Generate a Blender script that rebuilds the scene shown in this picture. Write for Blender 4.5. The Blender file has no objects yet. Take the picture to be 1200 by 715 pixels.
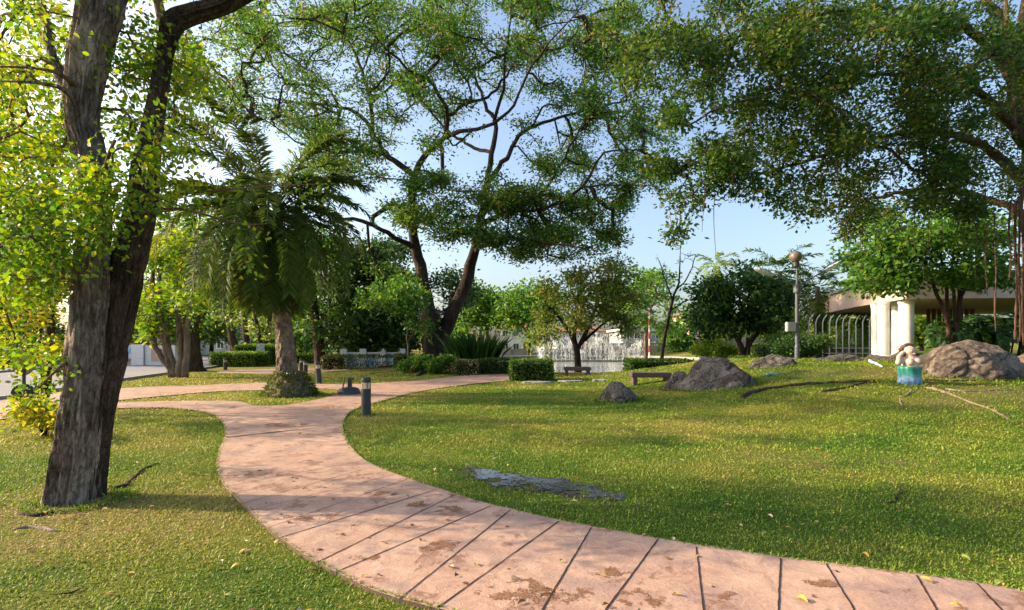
import bpy, bmesh, math, random
import numpy as np
from mathutils import Vector, Matrix, noise, geometry

R = math.radians
rng = np.random.default_rng(7)
random.seed(7)
scene = bpy.context.scene
C = scene.collection

# ------------------------------------------------------------------ camera, sky, sun, exposure
F_PX, CX, HY, EYE = 600.0, 600.0, 402.0, 1.6     # focal length in photo pixels, centre column, horizon row, eye height
cam_d = bpy.data.cameras.new('camera')
cam = bpy.data.objects.new('camera', cam_d); C.objects.link(cam)
cam.location = (0, 0, EYE); cam.rotation_euler = (R(90), 0, 0)
cam_d.sensor_width = 36; cam_d.lens = 18.0; cam_d.shift_y = (HY - 357.5) / 1200
cam_d.clip_start = 0.05; cam_d.clip_end = 3000
scene.camera = cam

SUN_EL, SUN_AZ = R(25), R(-84)                    # azimuth clockwise from +Y
world = bpy.data.worlds.new('World'); scene.world = world; world.use_nodes = True
nt = world.node_tree; nt.nodes.clear()
sky = nt.nodes.new('ShaderNodeTexSky'); sky.sky_type = 'NISHITA'; sky.sun_disc = False
sky.sun_elevation = SUN_EL; sky.sun_rotation = SUN_AZ
sky.air_density = 1.0; sky.dust_density = 4.0; sky.ozone_density = 1.5
bg = nt.nodes.new('ShaderNodeBackground'); bg.inputs[1].default_value = 0.15
wo = nt.nodes.new('ShaderNodeOutputWorld')
nt.links.new(sky.outputs[0], bg.inputs[0]); nt.links.new(bg.outputs[0], wo.inputs[0])
sun_d = bpy.data.lights.new('sun', 'SUN'); sun_d.energy = 3.8; sun_d.angle = R(0.6); sun_d.color = (1.0, 0.79, 0.53)
sun = bpy.data.objects.new('sun', sun_d); C.objects.link(sun)
sd = Vector((math.sin(SUN_AZ) * math.cos(SUN_EL), math.cos(SUN_AZ) * math.cos(SUN_EL), math.sin(SUN_EL)))
sun.rotation_euler = (-sd).to_track_quat('-Z', 'Y').to_euler()
scene.view_settings.view_transform = 'Standard'; scene.view_settings.look = 'None'
scene.view_settings.gamma = 1.0; scene.view_settings.use_curve_mapping = False
scene.view_settings.exposure = 1.22
scene.cycles.use_denoising = True
scene.cycles.max_bounces = 8; scene.cycles.diffuse_bounces = 4; scene.cycles.transparent_max_bounces = 12
scene.cycles.sample_clamp_indirect = 6.0

# ------------------------------------------------------------------ terrain height and picking helpers
def S(t):
    t = np.clip(t, 0, 1); return t * t * (3 - 2 * t)

PC, PA, PB = (6.5, 44.0), 12.0, 16.0               # pond ellipse
def H(x, y):
    x = np.asarray(x, float); y = np.asarray(y, float)
    h = 0.95 * S((x - 2) / 9) * S((y - 7) / 11) * (1 - 0.75 * S((y - 22) / 8) * S((22 - x) / 8 + 0.3))
    h = h + 0.36 * np.exp(-((x + 4.7) ** 2 + (y - 31) ** 2) / (2 * 2.8 ** 2))
    r = np.sqrt(((x - PC[0]) / PA) ** 2 + ((y - PC[1]) / PB) ** 2)
    h = h * S((r - 1.0) / 0.25) - 0.55 * S((1.03 - r) / 0.08)
    return h
def Hf(x, y): return float(H(x, y))

def at(px, py, Y):                                  # photo pixel at a known distance -> point
    return np.array([(px - CX) / F_PX * Y, Y, EYE + (HY - py) / F_PX * Y])
def gpt(px, py):                                    # photo pixel -> where that sight line meets the ground
    Y = np.concatenate([np.arange(2, 30, .01), np.arange(30, 120, .05)])
    X = (px - CX) / F_PX * Y; Z = EYE + (HY - py) / F_PX * Y
    hit = np.nonzero(Z <= H(X, Y))[0]
    i = hit[0] if len(hit) else len(Y) - 1
    return np.array([X[i], Y[i], float(H(X[i], Y[i]))])
def ground(px, Y):
    X = (px - CX) / F_PX * Y; return np.array([X, Y, Hf(X, Y)])

def _hash(ix, iy, seed):
    n = (ix.astype(np.int64) * 374761393 + iy.astype(np.int64) * 668265263 + seed * 974711) & 0x7fffffff
    n = ((n ^ (n >> 13)) * 1274126177) & 0x7fffffff
    return ((n ^ (n >> 16)) & 0xffff) / 65535.0
def vnoise(x, y, seed=0):
    x = np.asarray(x, float); y = np.asarray(y, float)
    ix = np.floor(x); iy = np.floor(y); fx = S(x - ix); fy = S(y - iy)
    a = _hash(ix, iy, seed); b = _hash(ix + 1, iy, seed); c = _hash(ix, iy + 1, seed); d = _hash(ix + 1, iy + 1, seed)
    return (a * (1 - fx) + b * fx) * (1 - fy) + (c * (1 - fx) + d * fx) * fy
def fbm(x, y, seed=0, oct=4):
    s = 0; a = .5
    for k in range(oct): s = s + a * vnoise(x * 2 ** k, y * 2 ** k, seed + k * 17); a *= .5
    return s

def spline(pts, step=None, n=None, closed=False):   # Catmull-Rom through points of any dimension
    P = np.array(pts, float); m = len(P); out = []
    rngm = m if closed else m - 1
    for i in range(rngm):
        p0 = P[(i - 1) % m] if (closed or i > 0) else 2 * P[0] - P[1]
        p1 = P[i]; p2 = P[(i + 1) % m]
        p3 = P[(i + 2) % m] if (closed or i + 2 < m) else 2 * P[-1] - P[-2]
        k = n or max(1, int(np.linalg.norm((p2 - p1)[:3]) / step))
        for j in range(k):
            t = j / k
            out.append(.5 * ((2 * p1) + (p2 - p0) * t + (2 * p0 - 5 * p1 + 4 * p2 - p3) * t * t + (3 * p1 - p0 - 3 * p2 + p3) * t ** 3))
    if not closed: out.append(P[-1])
    return np.array(out)
def pip(x, y, poly):                                # points in polygon
    x = np.asarray(x); y = np.asarray(y); ins = np.zeros(x.shape, bool)
    n = len(poly)
    for i in range(n):
        x1, y1 = poly[i][:2]; x2, y2 = poly[(i + 1) % n][:2]
        c = ((y1 > y) != (y2 > y)) & (x < (x2 - x1) * (y - y1) / (y2 - y1 + 1e-12) + x1)
        ins ^= c
    return ins

# ------------------------------------------------------------------ materials
def new_mat(name):
    m = bpy.data.materials.new(name); m.use_nodes = True
    t = m.node_tree; t.nodes.clear()
    o = t.nodes.new('ShaderNodeOutputMaterial')
    return m, t, o
def ND(t, typ, **kw):
    n = t.nodes.new(typ)
    for k, v in kw.items():
        if k.startswith('i_'): n.inputs[k[2:].replace('_', ' ')].default_value = v
        else: setattr(n, k, v)
    return n
def ramp(t, fac, stops):
    r = t.nodes.new('ShaderNodeValToRGB')
    e = r.color_ramp.elements
    e[0].position = stops[0][0]; e[0].color = (*stops[0][1], 1)
    e[1].position = stops[-1][0]; e[1].color = (*stops[-1][1], 1)
    for p, c in stops[1:-1]:
        x = e.new(p); x.color = (*c, 1)
    t.links.new(fac, r.inputs[0]); return r.outputs[0]
def tex_noise(t, scale, detail=5, rough=.6, vec=None, stretch=None, dist=0.0):
    co = t.nodes.new('ShaderNodeTexCoord').outputs['Object'] if vec is None else vec
    if stretch is not None:
        mp = t.nodes.new('ShaderNodeMapping'); mp.inputs['Scale'].default_value = stretch
        t.links.new(co, mp.inputs[0]); co = mp.outputs[0]
    n = ND(t, 'ShaderNodeTexNoise'); n.inputs['Scale'].default_value = scale
    n.inputs['Detail'].default_value = detail; n.inputs['Roughness'].default_value = rough
    n.inputs['Distortion'].default_value = dist
    t.links.new(co, n.inputs['Vector']); return n.outputs['Fac']
def mix(t, fac, a, b, mode='MIX'):
    m = t.nodes.new('ShaderNodeMix'); m.data_type = 'RGBA'; m.blend_type = mode
    if isinstance(fac, (int, float)): m.inputs[0].default_value = fac
    else: t.links.new(fac, m.inputs[0])
    for i, v in ((6, a), (7, b)):
        if isinstance(v, tuple): m.inputs[i].default_value = (*v, 1)
        else: t.links.new(v, m.inputs[i])
    return m.outputs[2]
def math_n(t, op, a, b=None):
    m = t.nodes.new('ShaderNodeMath'); m.operation = op
    for i, v in ((0, a), (1, b)):
        if v is None: continue
        if isinstance(v, (int, float)): m.inputs[i].default_value = v
        else: t.links.new(v, m.inputs[i])
    return m.outputs[0]
def bump(t, h, strength=.5, dist=.02):
    b = t.nodes.new('ShaderNodeBump'); b.inputs['Strength'].default_value = strength; b.inputs['Distance'].default_value = dist
    t.links.new(h, b.inputs['Height']); return b.outputs[0]
def principled(t, o, col, rough=.7, metal=0.0, normal=None, spec=.4):
    p = t.nodes.new('ShaderNodeBsdfPrincipled')
    if isinstance(col, tuple): p.inputs['Base Color'].default_value = (*col, 1)
    else: t.links.new(col, p.inputs['Base Color'])
    if isinstance(rough, (int, float)): p.inputs['Roughness'].default_value = rough
    else: t.links.new(rough, p.inputs['Roughness'])
    p.inputs['Metallic'].default_value = metal; p.inputs['Specular IOR Level'].default_value = spec
    if normal is not None: t.links.new(normal, p.inputs['Normal'])
    if o is not None: t.links.new(p.outputs[0], o.inputs[0])
    return p
def paint(name, col, rough=.5, metal=0.0, var=.25, scale=6, bumpy=.1):      # weathered plain surface
    m, t, o = new_mat(name)
    n = tex_noise(t, scale, 6, .65)
    n2 = tex_noise(t, scale * 7, 4, .6)
    dk = tuple(c * (1 - var) * .8 for c in col); lt = tuple(min(1, c * (1 + var * .5)) for c in col)
    c = ramp(t, n, [(.3, dk), (.5, col), (.7, lt)])
    c = mix(t, .25, c, ramp(t, n2, [(.35, dk), (.65, lt)]))
    principled(t, o, c, rough, metal, bump(t, n2, bumpy, .01)); return m
def leaf_mat(name, stops, trans=.38, rough=.5, glow=1.5, spec=.28):
    m, t, o = new_mat(name)
    a = ND(t, 'ShaderNodeAttribute', attribute_name='rnd')
    n = tex_noise(t, .55, 3, .6)
    f = math_n(t, 'ADD', math_n(t, 'MULTIPLY', a.outputs['Fac'], .72), math_n(t, 'MULTIPLY', math_n(t, 'SUBTRACT', n, .36), .95))
    c = ramp(t, f, stops)
    p = principled(t, None, c, rough, spec=spec)
    hs = ND(t, 'ShaderNodeHueSaturation'); hs.inputs['Value'].default_value = glow * 1.2; hs.inputs['Saturation'].default_value = 1.08; hs.inputs['Hue'].default_value = .485
    t.links.new(c, hs.inputs['Color'])
    tr = t.nodes.new('ShaderNodeBsdfTranslucent'); t.links.new(hs.outputs[0], tr.inputs[0])
    mx = t.nodes.new('ShaderNodeMixShader'); mx.inputs[0].default_value = trans
    t.links.new(p.outputs[0], mx.inputs[1]); t.links.new(tr.outputs[0], mx.inputs[2]); t.links.new(mx.outputs[0], o.inputs[0])
    return m
def bark_mat(name, dark, mid, light, scale=9, bs=.9, stretch=(1, 1, .16), crack=2.0, crack_z=.22):
    m, t, o = new_mat(name)
    n = tex_noise(t, scale, 8, .68, stretch=stretch, dist=.6)
    n2 = tex_noise(t, scale * .22, 4, .6)
    n3 = tex_noise(t, scale * 4, 5, .7, stretch=stretch)
    f = math_n(t, 'ADD', math_n(t, 'MULTIPLY', n, .62), math_n(t, 'MULTIPLY', n2, .38))
    c = ramp(t, f, [(.38, dark), (.48, mid), (.60, light)])
    c = mix(t, .35, c, ramp(t, n3, [(.35, dark), (.65, light)]))
    co = t.nodes.new('ShaderNodeTexCoord').outputs['Object']
    nz = ND(t, 'ShaderNodeTexNoise'); nz.inputs['Scale'].default_value = scale * .5; nz.inputs['Detail'].default_value = 5; t.links.new(co, nz.inputs['Vector'])
    va = t.nodes.new('ShaderNodeVectorMath'); va.operation = 'MULTIPLY_ADD'; t.links.new(nz.outputs['Color'], va.inputs[0]); va.inputs[1].default_value = (.42 * 7 / scale, .42 * 7 / scale, .9 * 7 / scale); t.links.new(co, va.inputs[2])
    mp = t.nodes.new('ShaderNodeMapping'); mp.inputs['Scale'].default_value = (1, 1, crack_z); t.links.new(va.outputs[0], mp.inputs[0])
    vo = t.nodes.new('ShaderNodeTexVoronoi'); vo.feature = 'DISTANCE_TO_EDGE'; vo.inputs['Scale'].default_value = scale * crack; t.links.new(mp.outputs[0], vo.inputs['Vector'])
    cr = ramp(t, vo.outputs['Distance'], [(.0, (.1, .1, .1)), (.06, (.6, .6, .6)), (.2, (1, 1, 1))])
    c = mix(t, .38, c, mix(t, 1.0, c, cr, 'MULTIPLY'))
    h = math_n(t, 'ADD', math_n(t, 'ADD', math_n(t, 'MULTIPLY', n, .6), math_n(t, 'MULTIPLY', n3, .5)), math_n(t, 'MULTIPLY', cr, .3))
    principled(t, o, c, .9, normal=bump(t, h, bs, .05), spec=.2); return m

G = dict
M = {}
M['leaf_sun'] = leaf_mat('leaf_yellow_green', [(.08, (.045, .135, .016)), (.4, (.11, .225, .02)), (.7, (.23, .30, .024)), (.97, (.38, .33, .035))], .44)
M['leaf_gold'] = leaf_mat('leaf_golden', [(.1, (.08, .16, .018)), (.4, (.19, .25, .022)), (.72, (.36, .33, .035)), (.97, (.48, .34, .05))], .45)
M['leaf_rain'] = leaf_mat('leaf_rain_tree', [(.08, (.024, .085, .014)), (.45, (.056, .155, .022)), (.75, (.12, .20, .03)), (.97, (.26, .22, .055))], .42)
M['leaf_fig'] = leaf_mat('leaf_fig_tree', [(.08, (.013, .046, .008)), (.45, (.032, .088, .013)), (.75, (.08, .125, .018)), (.98, (.28, .20, .04))], .42)
M['leaf_dark'] = leaf_mat('leaf_dark_green', [(.1, (.011, .038, .009)), (.45, (.026, .078, .015)), (.8, (.065, .14, .024)), (.95, (.10, .16, .03))], .28)
M['leaf_mid'] = leaf_mat('leaf_mid_green', [(.1, (0.030, 0.101, 0.016)), (.45, (0.068, 0.176, 0.024)), (.8, (0.135, 0.243, 0.034)), (.95, (0.216, 0.270, 0.041))], .4)
M['leaf_pale'] = leaf_mat('leaf_pale_green', [(.1, (0.075, 0.150, 0.031)), (.45, (0.150, 0.237, 0.044)), (.8, (0.275, 0.325, 0.062)), (.95, (0.400, 0.350, 0.088))], .42)
M['leaf_olive'] = leaf_mat('leaf_olive_red', [(.1, (.05, .11, .018)), (.45, (.12, .19, .028)), (.78, (.23, .25, .045)), (.97, (.38, .20, .09))], .46)
M['leaf_palm'] = leaf_mat('leaf_palm', [(.1, (.022, .05, .010)), (.45, (.055, .10, .016)), (.8, (.12, .16, .026)), (.95, (.20, .19, .04))], .3, .65, spec=.12)
M['leaf_dead'] = leaf_mat('leaf_dead_palm', [(.1, (0.098, 0.049, 0.021)), (.5, (0.210, 0.112, 0.049)), (.9, (0.336, 0.210, 0.098))], .15, .7)
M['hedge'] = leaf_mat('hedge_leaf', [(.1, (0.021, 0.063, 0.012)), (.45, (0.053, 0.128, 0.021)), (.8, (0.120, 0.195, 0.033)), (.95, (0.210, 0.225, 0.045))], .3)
M['hedge_lit'] = leaf_mat('hedge_leaf_painted_lit', [(.1, (0.036, 0.096, 0.014)), (.45, (0.084, 0.180, 0.024)), (.8, (0.168, 0.264, 0.036)), (.95, (0.240, 0.288, 0.048))], .35)  # brighter copy of the hedge leaf, sunlight put into the colour
M['hedge_flower'] = leaf_mat('hedge_leaf_with_blossom', [(.1, (0.028, 0.066, 0.013)), (.5, (0.077, 0.110, 0.022)), (.74, (0.154, 0.143, 0.044)), (.86, (0.495, 0.308, 0.275)), (.97, (0.620, 0.440, 0.418))], .3)
M['moss'] = leaf_mat('moss', [(.1, (0.036, 0.072, 0.012)), (.5, (0.084, 0.120, 0.018)), (.9, (0.180, 0.192, 0.036))], .25)
M['blossom'] = leaf_mat('blossom', [(.1, (.45, .16, .12)), (.5, (.6, .28, .2)), (.9, (.7, .4, .3))], .3)
M['bark_grey'] = bark_mat('bark_grey_furrowed', (.022, .013, .008), (.135, .088, .062), (.48, .39, .31), 9, 1.0, (1, 1, .2), 1.3, .12)
M['bark_dark'] = bark_mat('bark_dark_brown', (.016, .010, .007), (.06, .038, .026), (.16, .11, .075), 9, 1.0, (1, 1, .2))
M['bark_rain'] = bark_mat('bark_rain_tree', (.010, .007, .006), (.034, .023, .018), (.10, .07, .055), 3, .9)
M['bark_tan'] = bark_mat('bark_tan', (.05, .035, .025), (.16, .11, .08), (.32, .25, .19), 4, .8)
M['twig'] = bark_mat('twig_tan', (.08, .045, .022), (.16, .09, .045), (.26, .16, .085), 12, .3)
M['bark_palm'] = bark_mat('bark_palm', (.05, .033, .022), (.18, .13, .095), (.40, .32, .25), 6, .8, (1, 1, 1))
M['root_pale'] = bark_mat('root_pale', (.10, .07, .05), (.26, .19, .14), (.42, .33, .26), 10, .6)
M['root_aerial'] = bark_mat('root_aerial', (.03, .017, .012), (.085, .048, .034), (.16, .095, .068), 6, .4)
M['charcoal'] = paint('charcoal_metal', (.045, .05, .06), .45, .1, .3)
M['lens'] = paint('cream_lamp_lens', (.75, .56, .36), .4, 0, .12)
M['pole_grey'] = paint('grey_galvanised', (.11, .12, .14), .5, .2, .25)
M['pole_dark'] = paint('dark_blue_grey_paint', (.05, .065, .09), .5, .1, .2)
M['globe'] = paint('dirty_lamp_globe', (.16, .12, .10), .4, 0, .4)
M['led'] = paint('pale_lamp_head', (.55, .57, .6), .4, .1, .2)
M['white_paint'] = paint('white_paint', (.76, .74, .70), .55, 0, .14)
M['column'] = paint('white_column_paint', (.80, .78, .74), .55, 0, .10, 2)
M['fascia'] = paint('beige_render', (.62, .46, .38), .8, 0, .14, 2)
M['wood_red'] = paint('red_brown_wood', (.22, .085, .04), .7, 0, .3)
M['bench'] = paint('dark_red_brown_stone', (.11, .07, .065), .6, 0, .35)
M['red'] = paint('red_paint', (.42, .05, .035), .6, 0, .35)
M['blue'] = paint('blue_paint', (.03, .12, .45), .45)
M['pink'] = paint('pink_paint', (.75, .25, .3), .45)
M['yellow'] = paint('yellow_paint', (.7, .5, .04), .45)
M['cyan'] = paint('cyan_plastic', (.06, .45, .58), .35)
M['pale_pipe'] = paint('pale_blue_pipe', (.42, .60, .68), .45)
M['wall_white'] = paint('white_house_wall', (.74, .71, .68), .8, 0, .1, 1.2)
M['wall_pink'] = paint('pinkish_wall', (.56, .38, .30), .85, 0, .2, 1.5)
M['wall_grey'] = paint('grey_concrete', (.36, .35, .34), .85, 0, .25, 1.5)
M['roof_tile'] = paint('red_brown_roof', (.30, .12, .08), .8, 0, .25, 3)
M['roof_grey'] = paint('grey_roof', (.2, .2, .22), .8, 0, .25, 3)
M['orange'] = paint('orange_brick', (.48, .17, .07), .8, 0, .25, 5)
M['kerb'] = paint('kerb_concrete', (.34, .32, .30), .9, 0, .3, 3)
M['slab'] = paint('grey_paving_stone', (.30, .29, .28), .9, 0, .3, 3, .3)
M['tail'] = None
def glass():
    m, t, o = new_mat('window_glass'); principled(t, o, (.04, .05, .06), .08, spec=.6); return m
M['glass'] = glass()
def tail_mat():
    m, t, o = new_mat('turquoise_blue_glaze')
    sp = t.nodes.new('ShaderNodeSeparateXYZ'); t.links.new(t.nodes.new('ShaderNodeTexCoord').outputs['Object'], sp.inputs[0])
    n = tex_noise(t, 14, 4, .6)
    f = math_n(t, 'ADD', math_n(t, 'MULTIPLY', sp.outputs[2], 2.2), math_n(t, 'MULTIPLY', math_n(t, 'SUBTRACT', n, .5), 1.0))
    c = ramp(t, f, [(.05, (.06, .14, .36)), (.3, (.22, .34, .46)), (.45, (.05, .26, .30)), (.75, (.03, .20, .15))])
    principled(t, o, c, .4, normal=bump(t, n, .3, .01)); return m
M['tail'] = tail_mat()
M['skin_clay'] = paint('pale_painted_plaster', (.56, .41, .34), .65, 0, .4, 16)
M['hair_clay'] = paint('brown_painted_plaster', (.12, .07, .05), .7, 0, .3, 14)
def stream_mat():
    m, t, o = new_mat('water_spray')
    p = principled(t, None, (.86, .88, .9), .5)
    tr = t.nodes.new('ShaderNodeBsdfTransparent'); mx = t.nodes.new('ShaderNodeMixShader'); mx.inputs[0].default_value = .32
    t.links.new(tr.outputs[0], mx.inputs[1]); t.links.new(p.outputs[0], mx.inputs[2]); t.links.new(mx.outputs[0], o.inputs[0]); return m
M['spray'] = stream_mat()
def rock_mat(name, cols, scale=2.2):
    m, t, o = new_mat(name)
    n = tex_noise(t, scale, 8, .68, dist=.4); n2 = tex_noise(t, scale * 9, 6, .7); n3 = tex_noise(t, scale * .6, 3, .5, stretch=(1, 1, .35), dist=1.0)
    c = ramp(t, n, [(.3, cols[0]), (.47, cols[1]), (.6, cols[2])])
    c = mix(t, .5, c, ramp(t, n2, [(.38, cols[0]), (.62, cols[2])]))
    c = mix(t, ramp(t, n3, [(.49, (0, 0, 0)), (.60, (.9, .9, .9))]), c, cols[3])
    c = mix(t, ramp(t, tex_noise(t, scale * 2.6, 6, .7), [(.60, (0, 0, 0)), (.66, (.55, .55, .55))]), c, (.40, .39, .34))
    vo = t.nodes.new('ShaderNodeTexVoronoi'); vo.feature = 'DISTANCE_TO_EDGE'; vo.inputs['Scale'].default_value = scale * .8; nn_ = ND(t, 'ShaderNodeTexNoise'); nn_.inputs['Scale'].default_value = scale; co_ = t.nodes.new('ShaderNodeTexCoord').outputs['Object']; t.links.new(co_, nn_.inputs['Vector']); t.links.new(mix(t, .3, co_, nn_.outputs['Color']), vo.inputs['Vector'])
    ck = ramp(t, vo.outputs['Distance'], [(.0, (0, 0, 0)), (.025, (1, 1, 1))]); c = mix(t, .7, c, mix(t, 1.0, c, ck, 'MULTIPLY'))
    h = math_n(t, 'ADD', math_n(t, 'ADD', n, math_n(t, 'MULTIPLY', n2, .9)), math_n(t, 'MULTIPLY', ck, .25))
    principled(t, o, c, .9, normal=bump(t, h, 1.0, .12), spec=.2); return m
M['rock'] = rock_mat('grey_granite', [(.035, .03, .027), (.13, .115, .105), (.27, .25, .235), (.05, .043, .037)])
M['rock_tan'] = rock_mat('tan_sandstone', [(.07, .052, .042), (.20, .15, .11), (.35, .29, .245), (.07, .06, .054)], 1.1)
def path_mat():
    m, t, o = new_mat('pink_stamped_concrete')
    n = tex_noise(t, .8, 6, .6, dist=.5); n2 = tex_noise(t, 5, 7, .7, dist=1.2); n3 = tex_noise(t, 60, 4, .6); n4 = tex_noise(t, 1.7, 5, .62)
    c = ramp(t, n, [(.32, (.28, .155, .105)), (.5, (.44, .265, .18)), (.68, (.55, .37, .265))])
    c = mix(t, .5, c, ramp(t, n2, [(.34, (.25, .13, .095)), (.48, (.41, .24, .17)), (.56, (.48, .31, .22)), (.68, (.52, .39, .31))]))
    c = mix(t, ramp(t, n4, [(.51, (0, 0, 0)), (.63, (.72, .72, .72))]), c, (.25, .165, .14))
    st = mix(t, 1.0, ramp(t, tex_noise(t, 2.6, 6, .72, dist=.3), [(.545, (0, 0, 0)), (.60, (1, 1, 1))]), ramp(t, n2, [(.38, (0, 0, 0)), (.54, (.9, .9, .9))]), 'MULTIPLY')
    c = mix(t, st, c, (.17, .075, .04))
    c = mix(t, .14, c, ramp(t, n3, [(.3, (.2, .12, .1)), (.7, (.75, .6, .5))]))
    h = math_n(t, 'ADD', math_n(t, 'MULTIPLY', n2, 1.0), math_n(t, 'MULTIPLY', n3, .25))
    principled(t, o, c, ramp(t, n2, [(.3, (.5, .5, .5)), (.7, (.8, .8, .8))]), normal=bump(t, h, .55, .02), spec=.35); return m
M['path'] = path_mat()
def simple(name, c, r=.9):
    m, t, o = new_mat(name); principled(t, o, c, r, spec=.1); return m
M['joint'] = simple('joint_dark_gap', (.045, .03, .025))  # dark colour of the path joints and the crack
M['soil'] = paint('soil_edge', (.11, .075, .05), .95, 0, .35, 9, .6)
M['rust_dirt'] = paint('rust_brown_dirt', (.235, .115, .06), .9, 0, .4, 12, .4)
M['mud'] = paint('wet_mud', (.055, .042, .024), .5, 0, .4, 14, .5)
def road_mat():
    m, t, o = new_mat('worn_asphalt')
    n = tex_noise(t, .25, 5, .6); n2 = tex_noise(t, 45, 3, .6)
    c = ramp(t, n, [(.3, (.15, .14, .15)), (.7, (.26, .245, .25))])
    c = mix(t, .3, c, ramp(t, n2, [(.3, (.1, .1, .1)), (.7, (.36, .35, .35))]))
    principled(t, o, c, .85, normal=bump(t, n2, .3, .01)); return m
M['road'] = road_mat()
def ground_mat():
    m, t, o = new_mat('lawn_soil')
    a = ND(t, 'ShaderNodeAttribute', attribute_name='dry'); d = ND(t, 'ShaderNodeAttribute', attribute_name='dirt')  # dry also carries the sun and shade painted into the lawn
    n = tex_noise(t, 3.0, 6, .7); n2 = tex_noise(t, 38, 5, .75); n3 = tex_noise(t, 9, 5, .7, stretch=(.4, 1, 1))
    f = math_n(t, 'ADD', a.outputs['Fac'], math_n(t, 'ADD', math_n(t, 'MULTIPLY', math_n(t, 'SUBTRACT', n, .5), .5), math_n(t, 'MULTIPLY', math_n(t, 'SUBTRACT', n3, .5), .5)))
    c = ramp(t, f, [(.12, (.04, .09, .012)), (.4, (.115, .165, .02)), (.65, (.23, .215, .042)), (.95, (.36, .26, .11))])
    c = mix(t, ramp(t, n2, [(.32, (.75, .75, .75)), (.6, (0, 0, 0))]), c, (.03, .035, .010))
    c = mix(t, math_n(t, 'MULTIPLY', d.outputs['Fac'], ramp(t, n, [(.3, (.4, .4, .4)), (.6, (1, 1, 1))])), c, (.22, .135, .085))
    principled(t, o, c, .95, normal=bump(t, n2, .9, .03), spec=.1); return m
M['ground'] = ground_mat()
def blade_mat():
    m, t, o = new_mat('grass_blade')
    a = ND(t, 'ShaderNodeAttribute', attribute_name='rnd')
    c = ramp(t, a.outputs['Fac'], [(.0, (.03, .10, .010)), (.22, (.08, .195, .015)), (.45, (.195, .275, .026)), (.68, (.33, .33, .05)), (.95, (.44, .35, .13))])
    p = principled(t, None, c, .55, spec=.25)
    tr = t.nodes.new('ShaderNodeBsdfTranslucent'); hs = ND(t, 'ShaderNodeHueSaturation'); hs.inputs['Value'].default_value = 1.35
    t.links.new(c, hs.inputs['Color']); t.links.new(hs.outputs[0], tr.inputs[0])
    mx = t.nodes.new('ShaderNodeMixShader'); mx.inputs[0].default_value = .3
    t.links.new(p.outputs[0], mx.inputs[1]); t.links.new(tr.outputs[0], mx.inputs[2]); t.links.new(mx.outputs[0], o.inputs[0]); return m
M['blade'] = blade_mat()
def water_mat(name, col, rough, sc, st):
    m, t, o = new_mat(name)
    n = tex_noise(t, sc, 4, .6, stretch=(1, .45, 1))
    principled(t, o, col, rough, normal=bump(t, n, st, .03), spec=.6); return m
M['pond'] = water_mat('pond_water', (.36, .37, .33), .10, 3.0, .35)
M['puddle'] = water_mat('puddle_water', (.03, .025, .016), .03, 14, .10)
def mural_mat():
    m, t, o = new_mat('blue_white_mural')
    n = tex_noise(t, 2.6, 4, .6, stretch=(1, 1, .6))
    c = ramp(t, n, [(.35, (.06, .2, .45)), (.47, (.25, .45, .6)), (.56, (.7, .7, .7)), (.72, (.55, .42, .4))])
    principled(t, o, c, .7); return m
M['mural'] = mural_mat()

# ------------------------------------------------------------------ object helpers
def tag(o, label=None, cat=None, group=None, kind=None):
    if label: o['label'] = label
    if cat: o['category'] = cat
    if group: o['group'] = group
    if kind: o['kind'] = kind
    return o
def thing(name, label, cat, loc, group=None, rz=0):
    o = bpy.data.objects.new(name, None); o.empty_display_size = .2; C.objects.link(o)
    o.location = Vector([float(v) for v in loc]); o.rotation_euler.z = rz
    return tag(o, label, cat, group)
def link(name, me, mats, parent=None, loc=None, smooth=False):
    if not isinstance(mats, (list, tuple)): mats = [mats]
    for m in mats: me.materials.append(m)
    if smooth: me.polygons.foreach_set('use_smooth', np.ones(len(me.polygons), bool))
    o = bpy.data.objects.new(name, me); C.objects.link(o)
    if parent is not None: o.parent = parent
    if loc is not None: o.location = Vector([float(v) for v in loc])
    return o
def fast_mesh(name, V, Fc, rnd=None):                # uniform-size faces from numpy arrays
    me = bpy.data.meshes.new(name); V = np.ascontiguousarray(V, np.float32); Fc = np.ascontiguousarray(Fc, np.int32)
    k = Fc.shape[1]
    me.vertices.add(len(V)); me.vertices.foreach_set('co', V.ravel())
    me.loops.add(Fc.size); me.loops.foreach_set('vertex_index', Fc.ravel())
    me.polygons.add(len(Fc)); me.polygons.foreach_set('loop_start', np.arange(0, Fc.size, k, dtype=np.int32))
    if rnd is not None:
        a = me.attributes.new('rnd', 'FLOAT', 'FACE'); a.data.foreach_set('value', np.ascontiguousarray(rnd, np.float32))
    me.update(calc_edges=True); return me
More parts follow.
